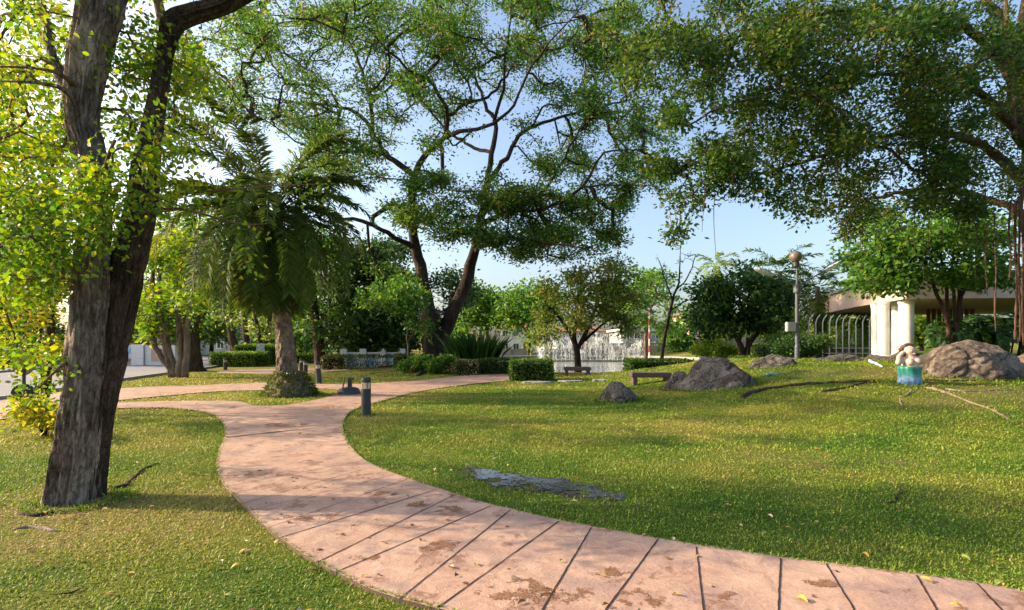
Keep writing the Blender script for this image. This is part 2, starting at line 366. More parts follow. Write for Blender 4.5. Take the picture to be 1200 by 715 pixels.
class MB:
    def __init__(s): s.v = []; s.f = []; s.m = []; s.n = 0
    def add(s, V, Fs, mi=0):
        s.v.extend([tuple(map(float, p)) for p in V]); s.f.extend([tuple(int(i) + s.n for i in f) for f in Fs]); s.m.extend([mi] * len(Fs)); s.n += len(V); return s
    def box(s, c, d, mi=0, rz=0, bevel=0.0):
        c = np.array(c, float); d = np.array(d, float) / 2
        if bevel > 0:
            b = bmesh.new(); bmesh.ops.create_cube(b, size=1)
            for v in b.verts: v.co = Vector((v.co.x * 2 * d[0], v.co.y * 2 * d[1], v.co.z * 2 * d[2]))
            bmesh.ops.bevel(b, geom=b.edges[:], offset=bevel, segments=2, affect='EDGES')
            V = np.array([v.co[:] for v in b.verts]); b.verts.index_update(); Fs = [[v.index for v in f.verts] for f in b.faces]; b.free()
        else:
            V = np.array([(x, y, z) for x in (-1, 1) for y in (-1, 1) for z in (-1, 1)]) * d
            Fs = [(0, 1, 3, 2), (4, 6, 7, 5), (0, 4, 5, 1), (2, 3, 7, 6), (0, 2, 6, 4), (1, 5, 7, 3)]
        if rz:
            cs, sn = math.cos(rz), math.sin(rz); V = np.stack([V[:, 0] * cs - V[:, 1] * sn, V[:, 0] * sn + V[:, 1] * cs, V[:, 2]], 1)
        return s.add(V + c, Fs, mi)
    def tube(s, P, r, n=8, cap=True, mi=0, wob=None):
        V, Fs = tube_arrays(P, r, n, wob); s.add(V, Fs, mi)
        if cap:
            b = s.n - len(V); s.f.append(tuple(b + i for i in range(n))[::-1]); s.f.append(tuple(b + len(V) - n + i for i in range(n))); s.m += [mi, mi]
        return s
    def lathe(s, prof, c=(0, 0, 0), n=24, mi=0):     # profile of (radius, z)
        V = []; Fs = []
        for r_, z_ in prof:
            for k in range(n):
                a = 2 * math.pi * k / n; V.append((c[0] + r_ * math.cos(a), c[1] + r_ * math.sin(a), c[2] + z_))
        for i in range(len(prof) - 1):
            for k in range(n): Fs.append((i * n + k, i * n + (k + 1) % n, (i + 1) * n + (k + 1) % n, (i + 1) * n + k))
        Fs.append(tuple(range(n))[::-1]); Fs.append(tuple((len(prof) - 1) * n + k for k in range(n)))
        return s.add(V, Fs, mi)
    def build(s, name, mats, parent=None, loc=None, smooth=False):
        me = bpy.data.meshes.new(name); me.from_pydata(s.v, [], s.f); me.update()
        if any(s.m): me.polygons.foreach_set('material_index', np.array(s.m, np.int32))
        return link(name, me, mats, parent, loc, smooth)
def tube_arrays(P, r, n=6, wob=None):
    P = np.asarray(P, float); m = len(P); r = np.broadcast_to(np.asarray(r, float), (m,))
    T = np.gradient(P, axis=0); T /= np.linalg.norm(T, axis=1, keepdims=True) + 1e-9
    u = np.array([0, 1, 0.01]) if abs(T[0][2]) > .7 else np.array([0, 0, 1.0])
    U = np.zeros((m, 3))
    for i in range(m):
        u = u - T[i] * u.dot(T[i]); u = u / (np.linalg.norm(u) + 1e-9); U[i] = u
    W = np.cross(T, U); a = np.arange(n) * 2 * math.pi / n
    rr = np.repeat(r[:, None], n, 1)
    if wob is not None: rr = rr * wob
    V = P[:, None, :] + rr[..., None] * (np.cos(a)[None, :, None] * U[:, None, :] + np.sin(a)[None, :, None] * W[:, None, :])
    i = np.arange(m - 1)[:, None] * n; k = np.arange(n)[None, :]; k2 = (k + 1) % n
    Fc = np.stack([i + k, i + k2, i + n + k2, i + n + k], -1).reshape(-1, 4)
    return V.reshape(-1, 3), Fc

def leaf_arrays(P, L, W, up=.6, droop=.2, out=None, hexa=False, D=None):
    n = len(P)
    N = rng.normal(size=(n, 3)); N[:, 2] += up * 2; N /= np.linalg.norm(N, axis=1, keepdims=True)
    if D is None:
        D = rng.normal(size=(n, 3))
        if out is not None: D = D * .6 + out
        D[:, 2] -= droop
    D = D - N * (D * N).sum(1, keepdims=True); D /= np.linalg.norm(D, axis=1, keepdims=True) + 1e-9
    B = np.cross(N, D)
    s = rng.uniform(.65, 1.25, size=(n, 1)); l = L * s; w = W * s
    if hexa:
        bend = N * l * .10
        V = np.stack([P, P + D * l * .28 + B * w * .46 + bend, P + D * l * .66 + B * w * .40 + bend, P + D * l - bend, P + D * l * .66 - B * w * .40 + bend, P + D * l * .28 - B * w * .46 + bend], 1)
        k = 6
    else:
        V = np.stack([P, P + D * l * .45 + B * w * .5, P + D * l, P + D * l * .45 - B * w * .5], 1); k = 4
    return V.reshape(-1, 3), np.arange(n * k).reshape(n, k)

# ------------------------------------------------------------------ trees
class Tree:
    """limbs drawn by hand, twigs grown from the limbs to targets spread through the crown, leaves round every twig"""
    def __init__(s, name, label, cat, base, group=None):
        s.base = np.array(base, float); s.root = thing(name, label, cat, base, group)
        s.P = []; s.par = []; s.dirv = []; s.ok = []; s.rad = []; s.limbs = []; s.chains = []
    def limb(s, pts, r, ok_from=.0, step=.25, n=10, jit=.0):
        Q = np.array([[*p, rr] for p, rr in zip(pts, r)]); Q = spline(Q, step)
        if jit: Q[1:-1, :3] += rng.normal(size=(len(Q) - 2, 3)) * jit
        idx0 = len(s.P); m = len(Q)
        for i in range(m):
            s.P.append(Q[i, :3]); s.par.append(len(s.P) - 2 if i else -1); s.rad.append(max(.004, Q[i, 3])); s.ok.append(i >= ok_from * m)
            s.dirv.append(Q[min(i + 1, m - 1), :3] - Q[max(i - 1, 0), :3])
        s.limbs.append((Q[:, :3], np.maximum(.004, Q[:, 3]), n)); return s
    def grow(s, targets, step=.5, bend=.35, pen=.3, jit=.04, tip=.008, expo=.45):
        T = np.array(targets); n0 = len(s.P); cap = n0 + len(T) * 14 + 100
        P = np.zeros((cap, 3)); P[:n0] = s.P; D = np.zeros((cap, 3)); D[:n0] = s.dirv
        D[:n0] /= np.linalg.norm(D[:n0], axis=1, keepdims=True) + 1e-9
        Lp = np.zeros(cap); Lp[:n0] = np.where(s.ok, 0, 1e6); par = np.full(cap, -1); par[:n0] = s.par; n = n0
        A = P[:n0][np.array(s.ok)]
        order = np.argsort([np.min(((A - t) ** 2).sum(1)) for t in T] * rng.uniform(.7, 1.4, len(T)))
        paths = []
        for ti in order:
            t = T[ti]; d = np.sqrt(((P[:n] - t) ** 2).sum(1)); i = int(np.argmin(d + pen * Lp[:n])); dist = d[i]
            k = int(np.clip(dist / step, 2, 12)); c = P[i] + D[i] * dist * bend + np.array([0, 0, .06 * dist])
            f = (np.arange(1, k + 1) / k)[:, None]
            Q = (1 - f) ** 2 * P[i] + 2 * f * (1 - f) * c + f * f * t
            Q[:-1] += rng.normal(size=(k - 1, 3)) * jit * min(1.0, dist)
            ids = [i]
            for q in Q:
                P[n] = q; par[n] = ids[-1]; Lp[n] = Lp[ids[-1]] + np.linalg.norm(q - P[ids[-1]])
                v = q - P[ids[-1]]; D[n] = v / (np.linalg.norm(v) + 1e-9); ids.append(n); n += 1
            paths.append(ids)
        cnt = np.zeros(n)
        for ids in paths:
            j = ids[-1]
            while j >= n0: cnt[j] += 1; j = par[j]
        rad = np.zeros(n); rad[:n0] = s.rad; rad[n0:] = tip * np.maximum(cnt[n0:], 1) ** expo
        for ids in paths:
            rr = rad[ids].copy(); rr[0] = min(rad[ids[0]] * .8, rr[1] * 1.25); s.chains.append((P[ids], rr))
        return s
    def build(s, bark, leafm, L, W, per=24, spread=.3, flat=.6, up=.6, droop=.25, hexa=False, trunk_mesh=None, twigm=None, extra=None, along=.75):
        if trunk_mesh is None:
            mb = MB()
            for Q, r, n in s.limbs:
                k = np.arange(len(Q)); wob = 1 + .10 * np.sin(np.arange(n)[None, :] * 2.1 + k[:, None] * .35) + rng.normal(size=(len(Q), n)) * .04
                mb.tube(Q - s.base, r, n, wob=wob)
            mb.build('trunk', bark, s.root, smooth=True)
        else: trunk_mesh(s)
        if s.chains:
            VV = []; FF = []; o = 0
            for Q, r in s.chains:
                V, Fc = tube_arrays(Q - s.base, r, 5 if r[0] > .03 else 4); VV.append(V); FF.append(Fc + o); o += len(V)
            link('branches', fast_mesh('branches', np.concatenate(VV), np.concatenate(FF)), twigm or bark, s.root, smooth=True)
            Pl = []; Ol = []
            for Q, r in s.chains:
                m = rng.poisson(per) if per < 200 else per
                if m == 0: continue
                f = 1 - rng.random(m) ** 1.5 * along; x = f * (len(Q) - 1); i = np.minimum(x.astype(int), len(Q) - 2)
                c = Q[i] + (Q[i + 1] - Q[i]) * (x - i)[:, None]
                off = rng.normal(size=(m, 3)) * spread; off[:, 2] *= flat
                Pl.append(c + off); Ol.append(off / (spread + 1e-6))
            Pl = np.concatenate(Pl); Ol = np.concatenate(Ol)
            V, Fc = leaf_arrays(Pl - s.base, L, W, up, droop, Ol, hexa)
            link('crown', fast_mesh('crown', V, Fc, rng.random(len(Fc))), leafm, s.root)
            if extra:
                m_, frac, l_, w_ = extra
                sel = rng.random(len(Pl)) < frac
                V, Fc = leaf_arrays(Pl[sel] - s.base, l_, w_, .4, 0, None, hexa)
                link('blossom', fast_mesh('blossom', V, Fc, rng.random(len(Fc))), m_, s.root)
        return s.root
def blob_targets(blobs, zmin=None):
    out = []
    for (cx, cy, rx, ry, y0, y1, n) in blobs:
        nc = max(3, n // 9); cen = rng.normal(size=(nc, 2)); cen = cen / np.linalg.norm(cen, axis=1, keepdims=True) * rng.random((nc, 1)) ** .45
        dep = rng.uniform(y0, y1, nc)
        k = rng.integers(0, nc, n); q = cen[k] + rng.normal(size=(n, 2)) * .16; dd = dep[k] + rng.normal(size=n) * (y1 - y0) * .06
        for j in range(n):
            p = at(cx + q[j, 0] * rx, cy + q[j, 1] * ry, max(1.5, dd[j]))
            if zmin is None or p[2] > zmin: out.append(p)
    return out
def pxl(pts, Y):                                     # [(px, py, width_px[, dY])] -> points, radii
    P = []; r = []
    for q in pts:
        d = Y + (q[3] if len(q) > 3 else 0); P.append(at(q[0], q[1], d)); r.append(q[2] / 2 / F_PX * d)
    return P, r

# ================================================================== GROUND AND WATER
path_px = [(1420, 720), (1300, 710), (1200, 697), (1100, 681), (1000, 668), (900, 655), (820, 643), (760, 633), (700, 621.5), (650, 612), (600, 600), (560, 590), (520, 577.5), (480, 564), (450, 552.5), (426, 540), (412, 526), (404, 512), (402, 500), (405, 490), (413, 482.5), (430, 476), (460, 467.5), (490, 460), (520, 455), (560, 450), (600, 446.3), (628, 443.5), (640, 440),
           (600, 437.5), (568, 439), (530, 442.5), (500, 445.5), (470, 448), (430, 450.2), (390, 451), (350, 450), (315, 449), (230, 452.5), (180, 454), (137, 456.5), (90, 459), (40, 463), (-40, 469), (-140, 478),
           (-140, 520), (-60, 503), (0, 493), (60, 485), (95, 482), (130, 480), (192, 479), (212, 480.7), (237, 483.5), (254, 490), (262, 500), (263, 513), (256, 532), (254, 550), (262, 571), (276, 587), (294, 604), (318, 627), (344, 646), (372, 665), (399, 678), (430, 694), (474, 709), (540, 726), (640, 752), (800, 792), (1000, 828), (1300, 860), (1500, 870)]
island_px = [(114, 472.3), (137, 470.5), (192, 465), (255, 459.7), (315, 458.2), (370, 456.3), (392, 457.5), (398, 461), (380, 467.5), (352, 473), (330, 476), (300, 476.5), (280, 471.5), (255, 470.8), (192, 471.3), (137, 473)]
PATH = spline([gpt(*p)[:2] for p in path_px], .12, closed=True)
ISLE = spline([gpt(*p)[:2] for p in island_px], .12, closed=True)
def on_path(x, y): return pip(x, y, PATH) & ~pip(x, y, ISLE)
ROAD_N = spline([(-10.6, -8), (-12.3, 4), (-14.3, 14), (-16.6, 21.8), (-18.6, 30), (-21, 38), (-26, 52), (-36, 75), (-60, 120)], 1.0)
_t = np.gradient(ROAD_N, axis=0); _t /= np.linalg.norm(_t, axis=1, keepdims=True)
_nrm = np.stack([-_t[:, 1], _t[:, 0]], 1)
ROAD_F = ROAD_N + _nrm * 9.2
ROADPOLY = np.concatenate([ROAD_N, ROAD_F[::-1]])

DIRT = [gpt(950, 545), gpt(1045, 541), gpt(905, 535), gpt(880, 516), gpt(1110, 470), gpt(1170, 460), gpt(1040, 436), gpt(950, 437), gpt(70, 600), gpt(20, 640), gpt(120, 590), gpt(820, 508), gpt(480, 432), gpt(425, 432)]
DIRT = [(p[0], p[1], r, a) for p, r, a in zip(DIRT, [.45, .3, .7, .7, 1.2, 1.5, 1.6, 1.8, .5, .6, .5, .8, 1.6, 1.4], [.7, .9, .4, .3, .7, .8, .8, .5, .8, .5, .8, .3, .8, .7])]
def dirt_f(x, y):
    d = np.zeros(np.shape(x))
    for (a, b, r, s) in DIRT: d = np.maximum(d, s * np.exp(-(((x - a) / r) ** 2 + ((y - b) / (r * .6)) ** 2) * (0.7 + .8 * vnoise(x * 3, y * 3, 5))))
    return d
def dry_lit_f(x, y):  # yellowness: dry patches, plus sun and shade painted into the lawn
    base = .72 * fbm(x * .35, y * .6, 3) - .11 + .55 * fbm(x * 1.6, y * 2.0, 9, 3)
    b = base - .05
    b = b + .14 * S((-1.2 - x) / 2.0)                                     # lawn left of the path yellower, its sunlit tone put into the colour
    b = b + .20 * np.exp(-(((x - 3.5) / 2.8) ** 2 + ((y - 9.8) / 1.6) ** 2))
    b = b + .12 * S((y - 10) / 8) - .12 * np.exp(-(((x - 3.4) / 2.2) ** 2 + ((y - 4.8) / 1.1) ** 2))  # last term greens the near right lawn, painting in the shade there
    return np.clip(b, 0, 1)
xs = np.concatenate([[-900, -500, -250, -140, -90, -60, -44], np.arange(-34, 34.01, .4), [44, 60, 90, 140, 250, 500, 900]])
ys = np.concatenate([[-300, -100, -40, -15], np.arange(-8, 64.01, .4), [70, 80, 100, 140, 250, 500, 1200]])
gx, gy = np.meshgrid(xs, ys); gz = H(gx, gy)
V = np.stack([gx, gy, gz], -1).reshape(-1, 3); nx = len(xs)
ii = (np.arange(len(ys) - 1)[:, None] * nx + np.arange(nx - 1)[None, :]).ravel()
me = fast_mesh('ground', V, np.stack([ii, ii + 1, ii + nx + 1, ii + nx], 1))
for nm, fn in (('dry', dry_lit_f), ('dirt', dirt_f)):
    a = me.attributes.new(nm, 'FLOAT', 'POINT'); a.data.foreach_set('value', fn(V[:, 0], V[:, 1]).astype(np.float32))
tag(link('ground', me, M['ground'], smooth=True), kind='structure')

def sheet(outline, holes, name, mat, lift, thick, grid=.5, side=None):      # draped slab with real edges
    loops = [outline] + holes; pts = []; edges = []
    for lp in loops:
        o = len(pts); pts += [Vector((float(a), float(b))) for a, b in lp]; edges += [(o + i, o + (i + 1) % len(lp)) for i in range(len(lp))]
    lo = outline.min(0); hi = outline.max(0)
    qx, qy = np.meshgrid(np.arange(lo[0], hi[0], grid), np.arange(lo[1], hi[1], grid)); qx = qx.ravel(); qy = qy.ravel()
    ins = pip(qx, qy, outline)
    for h in holes: ins &= ~pip(qx, qy, h)
    pts += [Vector((float(a), float(b))) for a, b in zip(qx[ins], qy[ins])]
    vv, ee, ff, *_ = geometry.delaunay_2d_cdt(pts, edges, [], 0, 1e-5)
    vv = np.array([v[:] for v in vv]); ff = np.array([f for f in ff if len(f) == 3])
    cen = vv[ff].mean(1); k = pip(cen[:, 0], cen[:, 1], outline)
    for h in holes: k &= ~pip(cen[:, 0], cen[:, 1], h)
    ff = ff[k]; z = H(vv[:, 0], vv[:, 1]) + lift
    mb = MB(); mb.add(np.column_stack([vv, z]), ff)
    ec = {}
    for f in ff:
        for a, b in ((f[0], f[1]), (f[1], f[2]), (f[2], f[0])): ec[(a, b)] = 1
    bd = [(a, b) for (a, b) in ec if (b, a) not in ec]; n = len(vv)
    mb.v += [(float(p[0]), float(p[1]), float(zz - thick)) for p, zz in zip(vv, z)]; mb.n += n
    mb.f += [(int(b), int(a), int(a) + n, int(b) + n) for a, b in bd]; mb.m += [1] * len(bd)
    return tag(mb.build(name, [mat, side or mat]), kind='structure')
path_o = sheet(PATH, [ISLE], 'path', M['path'], .03, .10, .4, M['soil'])
# joints cut in the concrete: narrow dark strips lying 3 mm above the slab
JL = [(264, 574, 428, 542), (286, 594, 436, 550), (296, 602, 463, 559), (317, 622, 477, 565), (331, 634, 511, 577.5), (373, 664, 534, 583), (396, 675.5, 575, 597), (471, 706, 598, 602), (515, 717, 655, 615), (628, 735, 693, 623), (697, 740, 771, 637), (828, 750, 816, 646), (911, 750, 915, 660), (1012, 740, 968, 666), (1108, 740, 1074, 679.5), (1190, 740, 1145, 690)]
SV = []; SN = 0; SF = []
for (px_, py_, w_, d_) in ((448, 582, .16, .10), (487, 595, .14, .07), (525, 601, .15, .09), (519, 645, .16, .10), (608, 700, .22, .13), (668, 704, .16, .10), (717, 676, .14, .06), (756, 706, .15, .10), (852, 703, .07, .06), (340, 612, .18, .10), (424, 660, .1, .06), (300, 560, .3, .12), (960, 690, .12, .05), (390, 478, .4, .3), (330, 500, .4, .3)):
    p = gpt(px_, py_); g = .006; ax = np.arange(p[0] - w_ * 1.6, p[0] + w_ * 1.6, g); ay = np.arange(p[1] - d_ * 1.9, p[1] + d_ * 1.9, g); AX, AY = np.meshgrid(ax, ay)
    f_ = 1 - ((AX - p[0]) / w_) ** 2 - ((AY - p[1]) / d_) ** 2 + 5.5 * (fbm(AX * 13, AY * 13, 41, 5) - .52)
    j, i = np.nonzero((f_ - 1.5 * rng.random(f_.shape) ** 1.5)[:-1, :-1] > .05); nn = len(ax); a = j * nn + i; VV = np.stack([AX, AY, np.full(AX.shape, .0325)], -1).reshape(-1, 3); Fq = np.stack([a, a + 1, a + nn + 1, a + nn], 1)
    used = np.unique(Fq); mp = np.full(len(VV), -1); mp[used] = np.arange(len(used)); SV.append(VV[used]); SF.append(mp[Fq] + SN); SN += len(used)
tag(link('dirt', fast_mesh('dirt', np.concatenate(SV), np.concatenate(SF)), M['rust_dirt'], smooth=True), 'rusty brown dirt dried on the pink path', 'dirt', kind='stuff')
mbj = MB()
for k, (a, b, c, d) in enumerate(JL):
    p = gpt(a, b); q = gpt(c, d); n = 24; f = np.linspace(-0.012, 1.0, n)[:, None]; Q = p[:2] + (q[:2] - p[:2]) * f
    dv = (q - p)[:2]; nv = np.array([-dv[1], dv[0]]) / np.linalg.norm(dv); w = (.0042 if k > 3 else .0025) * (1 + .5 * rng.random((n, 1)))
    Q = Q + nv * (rng.normal(size=(n, 1)) * .0012)
    A = np.column_stack([Q - nv * w, np.full(n, .0335)]); B = np.column_stack([Q + nv * w, np.full(n, .0335)])
    mbj.add(np.concatenate([A, B]), [(i, i + 1, n + i + 1, n + i) for i in range(n - 1)])
# one wide crack with broken edges
p = gpt(264, 515); q = gpt(388, 501); n = 60; f = np.linspace(.01, .95, n)[:, None]; Q = p[:2] + (q[:2] - p[:2]) * f; nv = np.array([-(q - p)[1], (q - p)[0]]) / np.linalg.norm((q - p)[:2])
w = (.045 * (1 - .9 * f)) * (.4 + 1.2 * vnoise(f * 14, f * 0, 3)); A = np.column_stack([Q - nv * w, np.full(n, .0335)]); B = np.column_stack([Q + nv * w * .7, np.full(n, .0335)])
mbj.add(np.concatenate([A, B]), [(i, i + 1, n + i + 1, n + i) for i in range(n - 1)])
tag(mbj.build('path_joints', M['joint']), kind='structure')

mb = MB(); n = len(ROAD_N); mid = (ROAD_N + ROAD_F) / 2
mb.add(np.column_stack([np.concatenate([ROAD_N, ROAD_F]), np.full(2 * n, .004)]), [(i, i + 1, n + i + 1, n + i) for i in range(n - 1)])
tag(mb.build('road', M['road']), kind='structure')
for E, s_ in ((ROAD_N, 1), (ROAD_F, -1)):
    mb = MB(); o_ = _nrm * s_
    prof = [(0.0, .0), (0.0, .10), (-.02, .12), (-.16, .12), (-.16, .0)]
    V = np.concatenate([np.column_stack([E + o_ * a, np.full(n, b)]) for a, b in prof])
    mb.add(V, [(j * n + i, j * n + i + 1, (j + 1) * n + i + 1, (j + 1) * n + i) for j in range(4) for i in range(n - 1)])
    tag(mb.build('kerb', M['kerb']), kind='structure')
# far pavement across the road
mb = MB(); G1 = ROAD_F + _nrm * .17; G2 = ROAD_F + _nrm * 1.9
mb.add(np.column_stack([np.concatenate([G1, G2]), np.full(2 * n, .10)]), [(i, i + 1, n + i + 1, n + i) for i in range(n - 1)])
tag(mb.build('pavement', M['kerb']), kind='structure')
# worn paved circle behind the palm
c0 = gpt(335, 435); el = [(c0[0] + 3.6 * math.cos(a), c0[1] + 2.6 * math.sin(a)) for a in np.linspace(0, 2 * math.pi, 60, endpoint=False)]
PLAZA = np.array(el)
sheet(PLAZA, [], 'pavement', M['path'], .02, .08, .6, M['soil'])

ang = np.linspace(0, 2 * math.pi, 120, endpoint=False)
mb = MB(); mb.add([(PC[0] + PA * 1.04 * math.cos(a), PC[1] + PB * 1.04 * math.sin(a), -.20) for a in ang], [tuple(range(120))])
tag(mb.build('pond_water', M['pond']), kind='structure')
# stone rim of the pond
mb = MB()
ring = np.array([(PC[0] + PA * 1.035 * math.cos(a), PC[1] + PB * 1.035 * math.sin(a), .0) for a in np.linspace(0.12, math.pi - .12, 90)])
mb.tube(ring, .2, 6); tag(mb.build('pond_kerb', M['kerb']), kind='structure')

# puddle: ragged sheet of water lying in the turf
pc = (gpt(552, 552)[:2] + gpt(728, 586)[:2]) / 2; pd = gpt(728, 586)[:2] - gpt(552, 552)[:2]; pl = np.linalg.norm(pd); pu = pd / pl; pv = np.array([-pu[1], pu[0]])
def puddle_f(x, y):
    a = ((x - pc[0]) * pu[0] + (y - pc[1]) * pu[1]) / (pl * .47); b = ((x - pc[0]) * pv[0] + (y - pc[1]) * pv[1] - .05 * np.sin(a * 3)) / .30
    return 1 - a * a - b * b + 3.6 * (fbm(x * 5.5, y * 8, 21, 4) - .51)
g = .012; qx = np.arange(pc[0] - 1.6, pc[0] + 1.6, g); qy = np.arange(pc[1] - 1.1, pc[1] + 1.1, g)
QX, QY = np.meshgrid(qx, qy); ins = puddle_f(QX + g / 2, QY + g / 2)[:-1, :-1] > .15
j, i = np.nonzero(ins); nn = len(qx); V = np.stack([QX, QY, np.full(QX.shape, .012)], -1).reshape(-1, 3); a = j * nn + i
Fq = np.stack([a, a + 1, a + nn + 1, a + nn], 1); used = np.unique(Fq); mp = np.full(len(V), -1); mp[used] = np.arange(len(used))
tag(link('puddle', fast_mesh('puddle', V[used], mp[Fq]), M['puddle'], smooth=True), kind='structure')

ins = puddle_f(QX + g / 2, QY + g / 2)[:-1, :-1] > -.35
j, i = np.nonzero(ins); a = j * nn + i; V[:, 2] = .006
Fq = np.stack([a, a + 1, a + nn + 1, a + nn], 1); used = np.unique(Fq); mp = np.full(len(V), -1); mp[used] = np.arange(len(used))
tag(link('mud', fast_mesh('mud', V[used], mp[Fq]), M['mud'], smooth=True), kind='structure')
# grass: single blades, thick near the camera and thinner and broader with distance
def grass():
    Vs = []; Rn = []
    for (y0, y1, dens, ln, wd) in ((2.3, 4.5, 6400, .025, .0080), (4.5, 7.5, 3600, .029, .0100), (7.5, 12, 1250, .040, .016), (12, 18, 500, .050, .026), (18, 27, 150, .06, .045)):
        w0 = y1 * 1.22; area = 2 * w0 * (y1 - y0); m = int(area * dens)
        x = rng.uniform(-w0, w0, m); y = rng.uniform(y0, y1, m)
        k = np.abs(x) < y * 1.2 + .8; x = x[k]; y = y[k]
        k = ~(on_path(x, y) & on_path(x + .03, y) & on_path(x - .03, y) & on_path(x, y + .03) & on_path(x, y - .03)); x = x[k]; y = y[k]
        k = ~pip(x, y, ROADPOLY) & ~pip(x, y, PLAZA); x = x[k]; y = y[k]
        k = (puddle_f(x, y) < -.9 + 1.1 * rng.random(len(x))) | (rng.random(len(x)) < .5); x = x[k]; y = y[k]
        k = rng.random(len(x)) > dirt_f(x, y) * .85; x = x[k]; y = y[k]
        r = np.sqrt(((x - PC[0]) / PA) ** 2 + ((y - PC[1]) / PB) ** 2); k = r > 1.03; x = x[k]; y = y[k]
        m = len(x); d = dry_lit_f(x, y); tall = .6 + .9 * fbm(x * 2.2, y * 2.2, 31, 3)
        az = rng.uniform(0, 2 * math.pi, m); tilt = rng.uniform(.35, 1.45, m); l = ln * tall * rng.uniform(.6, 1.4, m)
        b = np.stack([x, y, H(x, y) + np.where(on_path(x, y), .028, -.003)], 1); hx = np.cos(az); hy = np.sin(az)
        dr = np.stack([hx * np.sin(tilt), hy * np.sin(tilt), np.cos(tilt)], 1); sd_ = np.stack([-hy, hx, np.zeros(m)], 1) * (wd * rng.uniform(.6, 1.3, m) / 2)[:, None]
        mid = b + dr * (l * .55)[:, None]; tip = b + dr * l[:, None]; tip[:, 2] -= l * .18 * rng.random(m)
        Vs.append(np.stack([b - sd_ * .5, b + sd_ * .5, mid + sd_, tip, mid - sd_], 1).reshape(-1, 3))
        Rn.append(np.clip(d * .95 + rng.normal(size=m) * (.12 if y0 < 7 else .07) + (rng.random(m) < (.10 if y0 < 7 else .03)) * .4, 0, 1))
    V = np.concatenate(Vs); Rr = np.concatenate(Rn)
    o = link('grass', fast_mesh('grass', V, np.arange(len(V)).reshape(-1, 5), Rr), M['blade']); tag(o, 'short green and yellow lawn grass', 'grass', kind='stuff')
grass()

